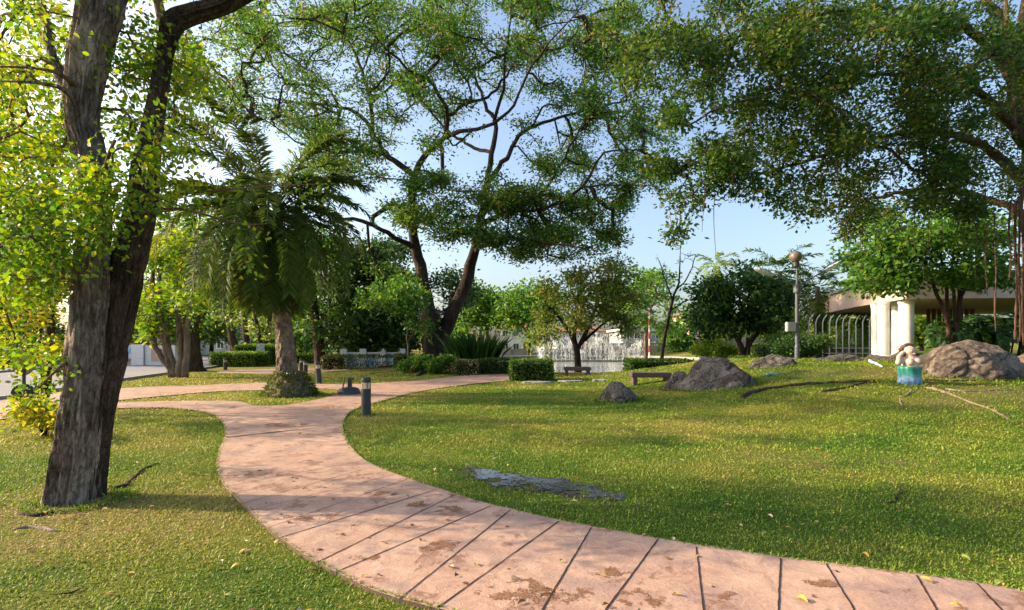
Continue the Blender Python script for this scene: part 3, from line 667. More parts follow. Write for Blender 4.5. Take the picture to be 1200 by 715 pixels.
# ================================================================== THE BIG TREE AT THE LEFT
def build_left_tree():
    Y = 5.2; base = ground(85, Y)
    T = Tree('shade_tree', 'huge twin stemmed tree with furrowed grey bark standing beside the path', 'tree', base)
    left = [(80, 606, 68), (82, 588, 60), (86, 560, 54), (91, 520, 51), (95, 480, 49), (99, 440, 48), (103, 380, 46), (107, 320, 43), (110, 280, 39), (112, 230, 36), (108, 190, 37), (97, 145, 42), (98, 100, 46), (108, 50, 52), (118, 10, 56), (128, -60, 54), (150, -150, 44), (165, -260, 30)]
    right = [(98, 604, 38, .1), (104, 580, 33, .12), (113, 520, 34, .14), (123, 460, 36, .16), (132, 400, 39, .18), (142, 345, 44, .2), (153, 295, 43, .2), (166, 240, 38, .2), (172, 190, 32, .2), (181, 140, 26, .2), (190, 90, 22, .2), (196, 55, 24, .2), (203, 28, 30, .2), (226, 16, 27, .25), (258, 6, 25, .3), (300, -16, 21, .4), (360, -60, 15, .5), (420, -110, 10, .6)]
    P, r = pxl(left, Y); T.limb(P, r, .34, .06, 12); P, r = pxl(right, Y); T.limb(P, r, .3, .06, 12)
    for l in ([(97, 130, 14), (78, 108, 12, .1), (60, 60, 9, .2), (48, 0, 8, .3), (40, -60, 6, .4)], [(96, 150, 8), (80, 110, 6, -.2), (50, 98, 4, -.4), (0, 95, 2, -.7)], [(94, 108, 7), (72, 88, 5, -.3), (40, 80, 3, -.5), (-10, 78, 2, -.8)],
              [(196, 45, 14, .2), (185, 0, 10, .2), (175, -60, 8, .1)], [(110, 255, 7), (120, 215, 6, -.35), (128, 180, 4, -.5), (135, 165, 3, -.6)], [(128, 262, 6, -.1), (127, 220, 5, -.3), (133, 178, 3, -.45)],
              [(205, 228, 3, .1), (270, 222, 2, .0), (330, 217, 1.4, -.1), (375, 216, 1, -.1)], [(166, 250, 4, .0), (210, 245, 3, -.1), (280, 262, 2, -.1), (318, 262, 1, -.1)], [(85, 340, 5, -.1), (70, 310, 4, -.3), (40, 280, 3, -.4), (0, 262, 2, -.5)], [(82, 420, 4, -.1), (65, 435, 3, -.25), (45, 455, 2, -.3)]):
        P, r = pxl(l, Y); T.limb(P, r, .3, .05, 6)
    T.grow(blob_targets([(35, 60, 60, 75, 4.6, 7, 150), (30, 190, 60, 70, 4.4, 7, 190), (35, 280, 55, 60, 4.4, 7, 180), (25, 360, 42, 55, 4.6, 6.6, 100), (150, 195, 50, 55, 4.5, 5.2, 48), (120, 150, 50, 40, 5.4, 6.4, 28), (120, 262, 60, 28, 4.4, 5.0, 46), (170, 120, 35, 60, 5.2, 6.3, 70), (218, 225, 45, 60, 4.9, 6.3, 48), (205, 70, 40, 40, 5.2, 6.5, 35), (225, 130, 40, 50, 5.3, 6.5, 30), (160, 20, 30, 40, 5.3, 6.2, 25), (62, 435, 18, 30, 4.8, 5.2, 14),
                         (372, 216, 8, 6, 5, 5.2, 3), (285, 300, 10, 8, 5, 5.2, 3), (60, -90, 160, 80, 4.5, 8, 90), (230, -120, 150, 80, 4.5, 8, 70), (-120, 150, 90, 180, 4.5, 8, 90)]), .16, .4, .35, .05, .0035, .5)  # last blobs: unseen crown above and left of view, put in for shade
    def trunk(T):
        # finely fluted bark: rings with ridges, burls and a flaring foot
        n = 88
        for li, (Q, r, _) in enumerate(T.limbs):
            big = li < 2; nn = n if big else 8; m = len(Q)
            Q2 = Q; r2 = r
            if big: Q2 = spline(np.column_stack([Q, r]), .035); r2 = Q2[:, 3]; Q2 = Q2[:, :3]; m = len(Q2)
            wob = np.ones((m, nn))
            if big:
                for i in range(m):
                    z = Q2[i][2]; foot = max(0, 1 - z / .75)
                    for k in range(nn):
                        a = 2 * math.pi * k / nn; ca, sa = math.cos(a), math.sin(a)
                        rd = noise.noise(Vector((ca * 4.2 + li * 9, sa * 4.2, z * .55))); rd2 = noise.noise(Vector((ca * 13, sa * 13 + li * 5, z * 2.0))); rd3 = noise.noise(Vector((ca * 2 + 3, sa * 2 + li, z * 1.6)))
                        rd4 = noise.noise(Vector((ca * 30, sa * 30 + li * 5, z * 5.0)))
                        ridge = 1 - 2 * abs(rd2)
                        rd5 = abs(noise.noise(Vector((ca * 7 + 4, sa * 7 + li * 3, z * 1.1 + 8)))); wob[i, k] = 1 + .21 * rd3 + .14 * rd + .11 * (ridge - .4) + .08 * rd4 - .12 * math.exp(-(rd5 / .07) ** 2) + foot ** 1.5 * (.22 * math.sin(5 * a + li) + .04 + .16 * rd)
            mbt.tube(Q2 - T.base, r2, nn, wob=wob * (.77 if big else 1), mi=1 if (li == 1) else (2 if li > 3 else 0))  # right stem takes the darker bark, painting in the trunk's unlit side
        mbt.build('trunk', [M['bark_grey'], M['bark_dark'], M['twig']], T.root, smooth=True)
    mbt = MB()
    root = T.build(None, M['leaf_sun'], .060, .037, 18, .115, .9, .22, .45, True, trunk, M['twig'])
    # sawn branch stub, oval and pale
    mb = MB(); c = at(116, 14, Y) - base; nrm = Vector((.05, -1, .05)).normalized(); q = nrm.to_track_quat('Z', 'X').to_matrix()
    prof = [(.085, -.16), (.082, .0), (.072, .012), (.0001, .012)]
    V = []; k = 20
    for rr, z in prof:
        for j in range(k):
            a = 2 * math.pi * j / k; v = q @ Vector((rr * 1.05 * math.cos(a), rr * .8 * math.sin(a), z + .23)); V.append(np.array(v) + c)
    mb.add(V, [(i * k + j, i * k + (j + 1) % k, (i + 1) * k + (j + 1) % k, (i + 1) * k + j) for i in range(3) for j in range(k)])
    mb.build('branch_stub', M['root_pale'], root, smooth=True)
build_left_tree()
def surface_root(label, pts, w, mat, lift=.0, name='surface_root', group=None, n=8):
    P = np.array([gpt(*p) for p in pts]); b = P[0]; Q = spline(P, .08); m = len(Q)
    Q[:, 0] += (vnoise(np.arange(m) * .35, np.zeros(m), len(label)) - .5) * w * 1.2; Q[:, 1] += (vnoise(np.arange(m) * .3, np.zeros(m) + 4, len(label)) - .5) * w * 1.6
    Q[:, 2] = H(Q[:, 0], Q[:, 1]) + lift + w * .15; t = np.linspace(0, 1, m)
    r = w * (1 - .55 * t) * (.7 + .6 * vnoise(t * 18, t * 0, 8)) * np.minimum(1, np.minimum(t, 1 - t) * 9 + .35)
    mb = MB(); mb.tube(Q - b, r, n); o = mb.build(name, mat, loc=b, smooth=True); return tag(o, label, 'root', group)
surface_root('short dark root running from the huge left trunk towards the path', [(122, 575), (145, 571), (165, 553), (185, 543)], .03, M['bark_dark'])
surface_root('low dark root at the foot of the huge left trunk, nearest the camera', [(60, 602), (40, 606), (15, 602)], .03, M['bark_dark'])
surface_root('pale curled root in the lawn below the huge left trunk', [(14, 622), (30, 618), (52, 620), (66, 624)], .028, M['root_pale'])

def simple_tree(name, label, base, stems, blobs, Y, bark, leafm, L, W, per=22, spread=.35, step=.5, tip=.012, cat='tree', group=None, flat=.7, up=.5, zmin=None, ok=.35, extra=None, hexa=False, droop=.25, n=8):
    T = Tree(name, label, cat, base, group)
    for st in stems: P, r = pxl(st, Y); T.limb(P, r, ok, .3, n, .02)
    T.grow(blob_targets(blobs, zmin), step, .3, .3, .05, tip)
    return T.build(bark, leafm, L, W, per, spread, flat, up, droop, hexa, extra=extra)
def gY(py, X=None):                                  # distance of flat ground seen at row py
    return EYE * F_PX / (py - HY)

# second, slimmer trunk standing behind the big tree, gold back-light painted into its leaf colour
simple_tree('small_tree', 'slim dark trunked tree with leaves coloured a back-lit gold half hidden behind the huge left trunk', ground(52, 11.5),
            [[(46, 487, 15), (52, 450, 11), (56, 410, 10), (60, 370, 9), (55, 320, 8), (48, 270, 6), (40, 210, 4)], [(58, 385, 6), (40, 345, 4), (15, 320, 3), (-20, 300, 2)], [(57, 350, 6), (75, 300, 4), (70, 240, 3)], [(50, 285, 4), (20, 240, 3), (-20, 180, 2)]],
            [(20, 330, 50, 60, 9.5, 13, 130), (10, 240, 60, 60, 9.5, 13, 120), (60, 290, 40, 60, 10.5, 13, 60), (10, 140, 60, 60, 9, 13, 80), (40, 400, 40, 25, 10, 12.5, 50), (-90, 260, 60, 120, 9, 14, 120), (60, 60, 60, 60, 10, 13, 60)], 11.5, M['bark_dark'], M['leaf_gold'], .11, .065, 14, .16, .3, .006, hexa=True)

def bush(name, label, px, py, rx, ry, Y, leafm, L, W, n=90, per=20, spread=.14, cat='shrub', group=None, hexa=False, up=.4, blobs=None, dz=None, tip=.005):
    b = ground(px, Y) if dz is None else np.array([*at(px, py, Y)[:2], dz])
    T = Tree(name, label, cat, b, group); top = at(px, py, Y)
    for k in range(5):
        a = k * 1.256 + rng.random(); e = np.array([math.cos(a) * rx * .5, math.sin(a) * rx * .5, 0]) / F_PX * Y
        T.limb([b - [0, 0, .05], b + e * .3 + (top - b) * .4, top + e], [.02, .015, .008], .15, .15, 5)
    d = rx / F_PX * Y
    T.grow(blob_targets(blobs or [(px, py, rx, ry, Y - d, Y + d, n)], b[2] + .03), .15, .3, .3, .04, tip)
    return T.build(M['bark_dark'], leafm, L, W, per, spread, .8, up, .1, hexa)
bush('small_shrub', 'golden yellow leafy shoots at the left foot of the huge trunk', 52, 478, 30, 26, 8.8, M['leaf_gold'], .085, .05, 70, 22, .12, hexa=True)

# signpost with two round plates seen from behind
def round_sign():
    b = gpt(28, 489); Y = b[1]; T = thing('sign_post', 'black post with two round plates half hidden in yellow leaves by the road', 'sign', b)
    h = at(28, 420, Y)[2] - b[2]
    mb = MB(); mb.lathe([(.032, -.1), (.032, h - .05), (.026, h), (.001, h + .01)], n=16); mb.build('post', M['pole_dark'], T, smooth=True)
    for nm, py, r_, m in (('sign_plate', 461, .20, M['charcoal']), ('sign_plate', 431, .17, M['wall_grey'])):
        z = at(28, py, Y)[2] - b[2]; mb = MB(); V = []; n = 32
        for y_, rr in ((-.006, r_), (.006, r_)):
            for k in range(n):
                a = 2 * math.pi * k / n; V.append((rr * math.cos(a) * .55 - .06, rr * math.cos(a) * .83 + .05 + y_, z + rr * math.sin(a)))
        mb.add(V, [tuple(range(n)), tuple(range(2 * n - 1, n - 1, -1))] + [(k, n + k, n + (k + 1) % n, (k + 1) % n) for k in range(n)]); mb.build(nm, m, T)
round_sign()

# ================================================================== PALMS
def frond_mesh(name, Lr, pitch, yaw, droop, nl, ll, mat, parent, o, lw=.022, roll=0.0, vee=.5, smat=None, ltaper=True):
    m = 16; P = [np.array(o, float)]; ang_ = pitch; hd = np.array([math.cos(yaw), math.sin(yaw), 0])
    tw = rng.normal() * .25
    for i in range(m):
        d = hd * math.cos(ang_) + np.array([0, 0, math.sin(ang_)]); P.append(P[-1] + d * Lr / m); ang_ = max(-1.5, ang_ - droop * (1.2 + (i / m) * 1.2) / m)
    P = np.array(P); Tt = np.gradient(P, axis=0); Tt /= np.linalg.norm(Tt, axis=1, keepdims=True)
    side = np.cross(np.array([0, 0, 1.0]), hd); side = side + tw * np.cross(hd, side)
    mb = MB(); mb.tube(P, np.linspace(.022, .004, m + 1) * Lr / 2.8, 4, mi=1)
    base, Fc = mb.n, 0
    V = []; 
    for sgn in (-1, 1):
        f = np.linspace(.16, 1.0, nl) ** .95 * m; f = np.clip(f + rng.normal(size=nl) * .12, 0, m - .001); i = f.astype(int); p = P[i] + (P[i + 1] - P[i]) * (f - i)[:, None]; t = Tt[i]
        nn = np.cross(t, side * 1.0); nn /= np.linalg.norm(nn, axis=1, keepdims=True)
        u = f / m; l = ll * np.sin(np.clip(.35 + u * 2.35, 0, 3.0)) ** .7 * (rng.uniform(.8, 1.15, nl)); l = np.maximum(l, ll * .25)
        dv = t * (.55 + .5 * u)[:, None] + side * sgn + nn * (vee * rng.uniform(-.9, 1.5, nl))[:, None]; dv /= np.linalg.norm(dv, axis=1, keepdims=True)
        dv2 = dv.copy(); dv2[:, 2] -= .35 + .3 * rng.random(nl); dv2 /= np.linalg.norm(dv2, axis=1, keepdims=True)
        wv = np.cross(dv, nn); wv /= np.linalg.norm(wv, axis=1, keepdims=True) + 1e-9; w = lw * rng.uniform(.7, 1.2, (nl, 1))
        mid = p + dv * (l * .55)[:, None]; tip = mid + dv2 * (l * .45)[:, None]
        V.append(np.stack([p - wv * w * .3, p + wv * w * .3, mid + wv * w * .5, tip, mid - wv * w * .5], 1))
    V = np.concatenate(V); k = len(V); mb.add(V.reshape(-1, 3), np.arange(k * 5).reshape(k, 5))
    ob = mb.build(name, [mat, smat or mat], parent); me = ob.data
    a = me.attributes.new('rnd', 'FLOAT', 'FACE'); a.data.foreach_set('value', np.clip(rng.normal(.45 + rng.normal() * .12, .2, len(me.polygons)), 0, 1).astype(np.float32))
    return ob
def palm(label, trunk, Y, base, nf, Lr, ll, mats=None, dead=0, group=None, lw=.03, nl=46, boss=True, pr=(1.3, -1.05), droopr=(.6, 1.5), name='palm_tree', short=0.0, crown_r=.2):
    mat = mats or M['leaf_palm']; T = thing(name, label, 'palm tree', base, group); base = np.array(base)
    P, r = pxl(trunk, Y); Q = spline(np.column_stack([P, r]), .07); n = 26; m = len(Q)
    if boss:
        i = np.arange(m)[:, None]; k = np.arange(n)[None, :]
        d = np.abs(np.sin((k * 4.5 * 2 * math.pi / n + i * .55))) * np.abs(np.sin((k * 4.5 * 2 * math.pi / n - i * .55)))
        wob = 1 + .16 * (d - .35) + rng.normal(size=(m, n)) * .02
    else: wob = np.ones((m, n))
    mb = MB(); mb.tube(Q[:, :3] - base, Q[:, 3], n, wob=wob); mb.build('trunk', M['bark_palm'], T, smooth=not boss)
    top = Q[-1, :3] - base
    for k in range(nf):
        f = (k + .5) / nf; pitch = pr[0] + (pr[1] - pr[0]) * f ** .8 + rng.normal() * .1; yaw = k * 2.39996 + rng.normal() * .15
        o = top + np.array([math.cos(yaw) * crown_r, math.sin(yaw) * crown_r, .25 - f * .7])
        frond_mesh('frond', Lr * rng.uniform(.85, 1.1) * (1 - short * S((f - .5) / .5)), pitch, yaw, rng.uniform(*droopr) * (.65 + .8 * f), nl, ll, mat, T, o, lw)
    for k in range(dead):
        yaw = k * 2.39996 + rng.normal() * .3; o = top + np.array([math.cos(yaw) * crown_r, math.sin(yaw) * crown_r, -.5 - .25 * rng.random()])
        frond_mesh('dead_frond', Lr * rng.uniform(.6, .9) * .72, -.8 - .5 * rng.random(), yaw, .7, 30, ll * .6, M['leaf_dead'], T, o, lw * .8)
    return T, Q
pb = ground(338, 15.6)
T, Q = palm('feathery date palm with brown skirt and mossy swollen foot on the grass island', [(340, 474, 60), (340, 462, 52), (339, 450, 40), (337, 440, 27), (336, 425, 22), (334, 405, 20), (332, 380, 19), (329, 355, 20), (325, 325, 24), (319, 290, 26), (314, 252, 26)], 15.6, pb, 99, 3.4, .50, dead=34, lw=.038, nl=76, pr=(1.45, -1.15), droopr=(.75, 1.7), crown_r=.30, short=.34)
# moss and ferns clinging to the swollen foot
k = 1500; a = rng.uniform(0, 2 * math.pi, k); z = rng.random(k) ** 1.3 * .75; rr = .78 * (1 - .55 * z / .75) + rng.normal(size=k) * .03
V, Fc = leaf_arrays(np.column_stack([np.cos(a) * rr + .05, np.sin(a) * rr, z]), .13, .045, .5, .3, np.column_stack([np.cos(a), np.sin(a), a * 0 + .2]))
link('moss', fast_mesh('moss', V, Fc, rng.random(k)), M['moss'], T)

# ================================================================== THE RAIN TREE
def rain_tree():
    Y = 31.0; base = ground(510, Y); T = Tree('rain_tree', 'tall forked tree with dark trunk and wide umbrella crown in the middle of the park', 'tree', base)
    L = [([(505, 434, 46), (507, 426, 34), (508, 412, 28), (507, 395, 27), (505, 378, 26), (502, 358, 20), (497, 335, 17), (491, 312, 15.5), (486, 290, 14), (482, 262, 12), (482, 232, 11), (486, 206, 10)], .75),
         ([(519, 432, 30, .3), (520, 412, 26, .3), (522, 392, 22, .3), (530, 370, 18, .4), (541, 348, 17, .6), (549, 325, 16, .8), (554, 300, 13.5, .8), (561, 268, 12, .6), (567, 240, 11, .3), (571, 215, 9.5)], .75),
         ([(486, 206, 9), (468, 193, 7.5, .6), (451, 180, 7, 1.2), (436, 155, 6, 2), (430, 143, 5.5, 2.2), (400, 126, 4.5, 3), (367, 122, 3, 4), (330, 118, 2, 4.5), (290, 110, 1, 5)], .2),
         ([(436, 155, 5.5, 2), (434, 122, 5, 2.5), (425, 84, 4, 2), (405, 42, 3, 1.5), (375, 13, 2, 1), (350, -10, 1, .5)], .1),
         ([(486, 206, 9), (490, 195, 8.5, -.5), (505, 177, 8, -1), (522, 160, 7, -2), (526, 140, 6, -2.6), (524, 126, 5.5, -3), (509, 100, 4.5, -3.5), (476, 80, 3.5, -4), (447, 50, 2.5, -4.5), (415, 20, 1.2, -5)], .2),
         ([(522, 160, 6, -2), (547, 153, 5, -2.8), (577, 145, 4.5, -3.6), (602, 122, 3.8, -4.5), (619, 84, 3, -5), (652, 42, 2, -6), (680, 10, 1, -6.5)], .1),
         ([(524, 136, 5, -2.6), (547, 122, 4, -1.5), (572, 113, 3.6, -.5), (602, 76, 2.8, .5), (619, 34, 2, 1.5), (640, 0, 1, 2)], .1),
         ([(571, 215, 8), (571, 204, 7.5), (577, 180, 7), (579, 143, 5.5, .6), (568, 122, 4.5, 1.5), (556, 92, 3.5, 2.5), (535, 63, 2.6, 3.5), (518, 21, 1.5, 4.5)], .2),
         ([(579, 143, 5), (589, 105, 4, -.8), (593, 63, 3, -1.5), (598, 21, 2, -2), (604, -20, 1, -2)], .1),
         ([(571, 215, 7), (582, 200, 6.5), (593, 185, 6, 1), (614, 155, 5, 2), (644, 141, 4.2, 3), (686, 130, 3.2, 4), (719, 122, 2.2, 5), (760, 112, 1, 6)], .2),
         ([(563, 262, 8, .5), (590, 250, 6, -1), (620, 236, 5, -2), (640, 218, 4.2, -3), (661, 185, 3.2, -4), (680, 150, 2, -5)], .2),
         ([(600, 247, 5, -1.5), (640, 243, 4.5, -3), (682, 218, 4, -4), (707, 180, 3, -4.5), (749, 176, 1.8, -5)], .2), ([(682, 218, 3, -4), (728, 218, 2.2, -5), (770, 218, 1.2, -6)], .1),
         ([(556, 295, 6, .8), (575, 285, 5, -2), (610, 280, 4, -4), (650, 285, 3, -5), (690, 292, 1.4, -6)], .2),
         ([(487, 292, 7), (470, 282, 6.5, -1), (455, 273, 6, -2), (425, 260, 5.2, -3), (392, 252, 4.2, -4), (360, 240, 3, -5), (330, 220, 2, -5.5), (300, 190, 1, -6)], .3),
         ([(451, 180, 5, 1.2), (420, 178, 4, 0), (390, 178, 3, -2), (350, 165, 2.2, -3), (310, 140, 1.4, -4)], .1), ([(400, 126, 3.5, 3), (370, 90, 2.6, 4), (330, 60, 2, 5), (290, 40, 1, 6)], .1),
         ([(577, 180, 5), (550, 170, 4, 3), (520, 150, 3.2, 5), (490, 110, 2.4, 6), (470, 60, 1.4, 7)], .1), ([(593, 63, 2.4, -1.5), (640, 30, 2, 0), (690, 20, 1.2, 1)], .1), ([(434, 122, 3.5, 2.5), (470, 90, 2.6, 4), (510, 50, 1.6, 5), (530, 0, 1, 6)], .1)]
    for pts, ok in L: P, r = pxl(pts, Y); T.limb(P, [v * .86 for v in r], ok, .5, 10, .05)
    d0, d1 = Y - 5.0, Y + 8
    T.grow(blob_targets([(270, 90, 90, 85, d0, d1, 300), (370, 70, 90, 75, d0, d1, 300), (470, 40, 90, 60, d0, d1, 260), (570, 30, 90, 50, d0, d1, 260), (670, 45, 90, 60, d0, d1, 280), (730, 110, 60, 60, d0, d1, 170), (715, 180, 70, 45, d0, d1, 150), (735, 215, 45, 35, d0, d1 - 4, 70), (600, 252, 110, 36, d0, Y + 1, 400), (690, 262, 45, 36, d0, Y, 80), (500, 240, 50, 35, d0, Y, 130), (640, 285, 65, 25, d0, Y, 130), (430, 170, 60, 50, d0, d1, 100), (360, 190, 70, 55, d0, d1, 140), (570, 130, 90, 50, d0, d1, 90), (660, 160, 60, 40, d0, d1, 70), (640, 205, 70, 40, d0, Y, 60), (470, 130, 60, 50, d0, d1, 60), (470, 320, 30, 15, d0 + 3, Y, 20), (400, -40, 200, 40, d0, d1, 120), (620, -40, 160, 40, d0, d1, 100)]), .7, .3, .25, .09, .019, .48)
    T.build(M['bark_rain'], M['leaf_rain'], .20, .10, 46, .31, .5, .7, .25, extra=(M['blossom'], .02, .16, .12))
    # spreading buttress roots over the mound
    mb = MB()
    for (px, py, px2, py2, w) in ((500, 430, 470, 434, .16), (503, 432, 488, 441, .2), (516, 430, 540, 436, .14), (498, 429, 440, 431, .12)):
        p = gpt(px, py); q = gpt(px2, py2); t = np.linspace(0, 1, 16)[:, None]; Qr = p + (q - p) * t; Qr[:, 1] += np.sin(t[:, 0] * 7) * .1; Qr[:, 2] = H(Qr[:, 0], Qr[:, 1]) + .08 * (1 - t[:, 0]); mb.tube(Qr - base, w * (1.2 - t[:, 0]) + .02, 8)
    mb.build('roots', M['bark_rain'], T.root, smooth=True)
    # two lamp heads strapped to the trunk
    for px, py, s_ in ((494, 366, -1), (516, 366, 1)):
        c = at(px, py, Y - .75) - base; mb = MB(); mb.tube([c + [.18 * -s_, .3, .25], c + [0, 0, .12]], .03, 6)
        mb.box(c, (.55, .25, .1), bevel=.02); V = np.array(mb.v[-len(mb.v) + 12:]) if False else None
        o = mb.build('lamp_head', M['pole_grey'], T.root)
rain_tree()

# ================================================================== THE FIG TREE AT THE RIGHT
def fig_tree():
    Y = 14.5; base = ground(1266, Y); T = Tree('fig_tree', 'broad fig tree at the right with hanging aerial roots and dark overhanging crown', 'tree', base)
    L = [([(1275, 446, 80), (1266, 420, 62), (1258, 380, 54), (1248, 320, 50), (1238, 260, 46), (1224, 200, 38), (1212, 140, 32), (1208, 60, 26), (1212, -40, 16)], .6),
         ([(1236, 255, 26), (1200, 215, 20, -.2), (1165, 180, 16, -.4), (1140, 165, 13, -.7), (1100, 155, 11, -1), (1060, 156, 9, -1.2), (1006, 168, 7.5, -1.6), (960, 183, 6.5, -2), (918, 197, 5.5, -2.4), (876, 204, 4.5, -2.8), (842, 201, 3, -3.2), (800, 195, 1.5, -3.6)], .25),
         ([(1210, 130, 22), (1172, 70, 17, -.3), (1130, 30, 14, -.6), (1094, 17, 12, -1), (1030, 10, 9, -1.4), (960, 17, 7, -2), (910, 29, 5.5, -2.6), (867, 42, 4, -3), (820, 52, 2.6, -3.4), (770, 70, 1.4, -3.8)], .25),
         ([(1222, 200, 18), (1175, 135, 14, -1), (1130, 95, 11, -1.8), (1080, 90, 8, -2.6), (1020, 88, 6, -3.2), (960, 92, 4.5, -3.8), (900, 110, 3, -4.2), (850, 125, 1.5, -4.5)], .2),
         ([(1238, 270, 18), (1180, 242, 13, .6), (1120, 225, 10, 1), (1060, 225, 7, 1.2), (1000, 238, 4.5, 1.2), (950, 250, 2, 1)], .2),
         ([(1196, 110, 18), (1180, 30, 13, 1), (1140, -10, 10, 2), (1060, -30, 7, 2.5), (980, -30, 4, 2.5), (880, -20, 2, 2)], .2),
         ([(1220, 190, 18), (1190, 130, 14, -.4), (1180, 70, 10, -.6), (1178, 0, 7, -.8)], .2), ([(1206, 270, 16), (1240, 200, 12, -1.5), (1280, 130, 9, -3), (1340, 80, 6, -4)], .2)]
    for q_, (pts, ok) in enumerate(L):
        P, r = pxl(pts, Y); r = [v * (1 if q_ == 0 else .62) for v in r]; T.limb(P, r, ok, .25, 10, .02)
    T.grow(blob_targets([(1010, 110, 110, 60, 10, 15, 160), (1130, 130, 70, 70, 11, 16, 160), (900, 90, 80, 50, 10, 14, 110), (760, 30, 55, 45, 9.5, 14, 110), (800, 80, 60, 60, 9.5, 14, 170), (870, 45, 70, 55, 9.5, 15, 200), (950, 50, 80, 60, 9.5, 15.5, 240), (1040, 60, 80, 65, 9.5, 16, 260), (1130, 70, 70, 75, 10, 16, 240), (1190, 110, 50, 90, 10, 16, 150), (850, 140, 65, 50, 9.8, 13, 140), (940, 145, 75, 45, 10, 14, 150), (1030, 150, 80, 50, 10, 15, 170), (1120, 190, 70, 55, 10.5, 16, 170), (1060, 225, 80, 35, 11, 15.5, 130), (820, 200, 55, 40, 10, 12, 80), (890, 230, 65, 35, 10.3, 13, 80), (975, 240, 60, 35, 11, 14, 80), (1170, 250, 50, 35, 11.5, 15.5, 70), (805, 262, 25, 18, 10, 11.5, 14), (1020, -40, 200, 35, 9, 16, 120), (1230, 130, 50, 120, 9, 16, 70)]), .28, .32, .28, .05, .005, .48)
    T.build(M['bark_dark'], M['leaf_fig'], .105, .058, 29, .13, .75, .5, .45)
    chains = T.chains; k = 0
    for j in rng.permutation(len(chains)):
        Qc, _ = chains[j]; p = Qc[1]; px = CX + p[0] / p[1] * F_PX; py = HY - (p[2] - EYE) / p[1] * F_PX
        if not (780 < px < 1215 and 90 < py < 270): continue
        if px < 980 and rng.random() < .35: continue
        ln = rng.uniform(.5, 1.5) * (1.5 if px > 1080 else 1); m = 9; t = np.linspace(0, 1, m)
        Qr = np.column_stack([p[0] + np.sin(t * 4 + j) * .03, p[1] + np.cos(t * 3 + j) * .03, p[2] - t * ln]); Qr[:, 2] = np.maximum(Qr[:, 2], .4)
        mb = MB(); mb.tube(Qr - base, np.linspace(.010, .004, m), 4); mb.build('aerial_root', M['root_aerial'], T.root); k += 1
        if k >= 70: break
    for (px, py0, py1, d, w) in ((1190, 235, 398, -1.5, .03), (1194, 230, 400, -1.7, .025), (1183, 240, 330, -1.6, .02), (1166, 250, 388, -1.2, .018), (1155, 245, 340, -1.4, .015), (1198, 220, 405, -1.3, .03), (1006, 168, 200, -1.6, .02), (1188, 40, 160, -.8, .05)):
        m = 24; t = np.linspace(0, 1, m); a_ = at(px, py0, Y + d); b_ = at(px + 1, py1, Y + d); Qr = a_ + (b_ - a_) * t[:, None]; Qr[:, 0] += np.sin(t * 9 + px) * .02
        mb = MB(); mb.tube(Qr - base, w * (.6 + .8 * rng.random(m)), 6); mb.build('aerial_root', M['root_aerial'], T.root, smooth=True)
fig_tree()

# ================================================================== OTHER TREES
simple_tree('small_tree', 'bright green many stemmed tree in front of the pavilion roof', ground(1112, 18),
            [[(1112, 420, 5.5), (1110, 372, 5), (1099, 345, 4.2), (1091, 322, 3.4), (1078, 300, 2)], [(1113, 420, 4), (1111, 360, 3.8), (1107, 330, 3.4), (1102, 290, 2)], [(1117, 420, 5.5), (1124, 360, 5.5), (1126, 325, 4.5), (1130, 295, 2)], [(1124, 352, 4), (1134, 335, 4.5), (1146, 318, 3), (1160, 300, 2)], [(1120, 420, 3.5), (1117, 355, 3.2), (1115, 325, 3), (1117, 295, 2)], [(1092, 322, 4), (1060, 312, 3), (1030, 308, 2), (1005, 300, 1)]],
            [(1110, 288, 75, 40, 16, 20, 210), (1030, 300, 45, 38, 16, 19, 130), (1020, 332, 32, 14, 16, 18, 50), (1160, 300, 45, 35, 16, 20, 110), (1065, 265, 50, 28, 16.5, 20, 90), (1065, 325, 30, 14, 16, 18, 40), (1150, 328, 40, 10, 16, 19, 30)], 18, M['bark_dark'], M['leaf_mid'], .17, .105, 17, .22, .4, .008, hexa=True)
simple_tree('street_tree', 'clump of five pale slanting trunks beside the road', ground(200, 23.6),
            [[(212, 443, 8), (195, 428, 7), (182, 408, 6.5), (175, 385, 6), (174, 360, 5), (178, 320, 3)], [(201, 442, 8), (197, 415, 6.5), (190, 390, 6), (181, 350, 5), (178, 300, 3)], [(206, 443, 7), (199, 410, 6), (190, 372, 5.5), (187, 330, 4), (188, 280, 2)], [(210, 443, 8), (211, 410, 7), (209, 370, 6), (206, 330, 5), (200, 270, 3)], [(216, 442, 8), (219, 410, 7), (221, 370, 6), (224, 330, 5), (230, 270, 3)]],
            [(190, 325, 38, 50, 21, 26, 190), (222, 310, 35, 55, 22, 27, 140), (178, 368, 18, 25, 22, 24.5, 70), (200, 260, 50, 40, 21, 27, 120), (160, 345, 15, 30, 21, 25, 40)], 23.6, M['bark_tan'], M['leaf_sun'], .22, .13, 15, .28, .5, .01, ok=.5)
simple_tree('street_tree', 'stout dark fluted trunk with green crown behind the five stemmed clump', ground(224, 29),
            [[(226, 442, 34), (224, 430, 24), (221, 405, 20), (219, 385, 20), (215, 350, 12), (205, 310, 6)], [(230, 436, 16), (226, 400, 14), (230, 380, 12), (245, 345, 8), (255, 310, 4)]],
            [(245, 345, 35, 45, 26, 32, 170), (230, 300, 50, 50, 26, 33, 150), (265, 320, 30, 35, 27, 33, 80)], 29, M['bark_dark'], M['leaf_mid'], .26, .15, 16, .4, .6, .012, ok=.5)
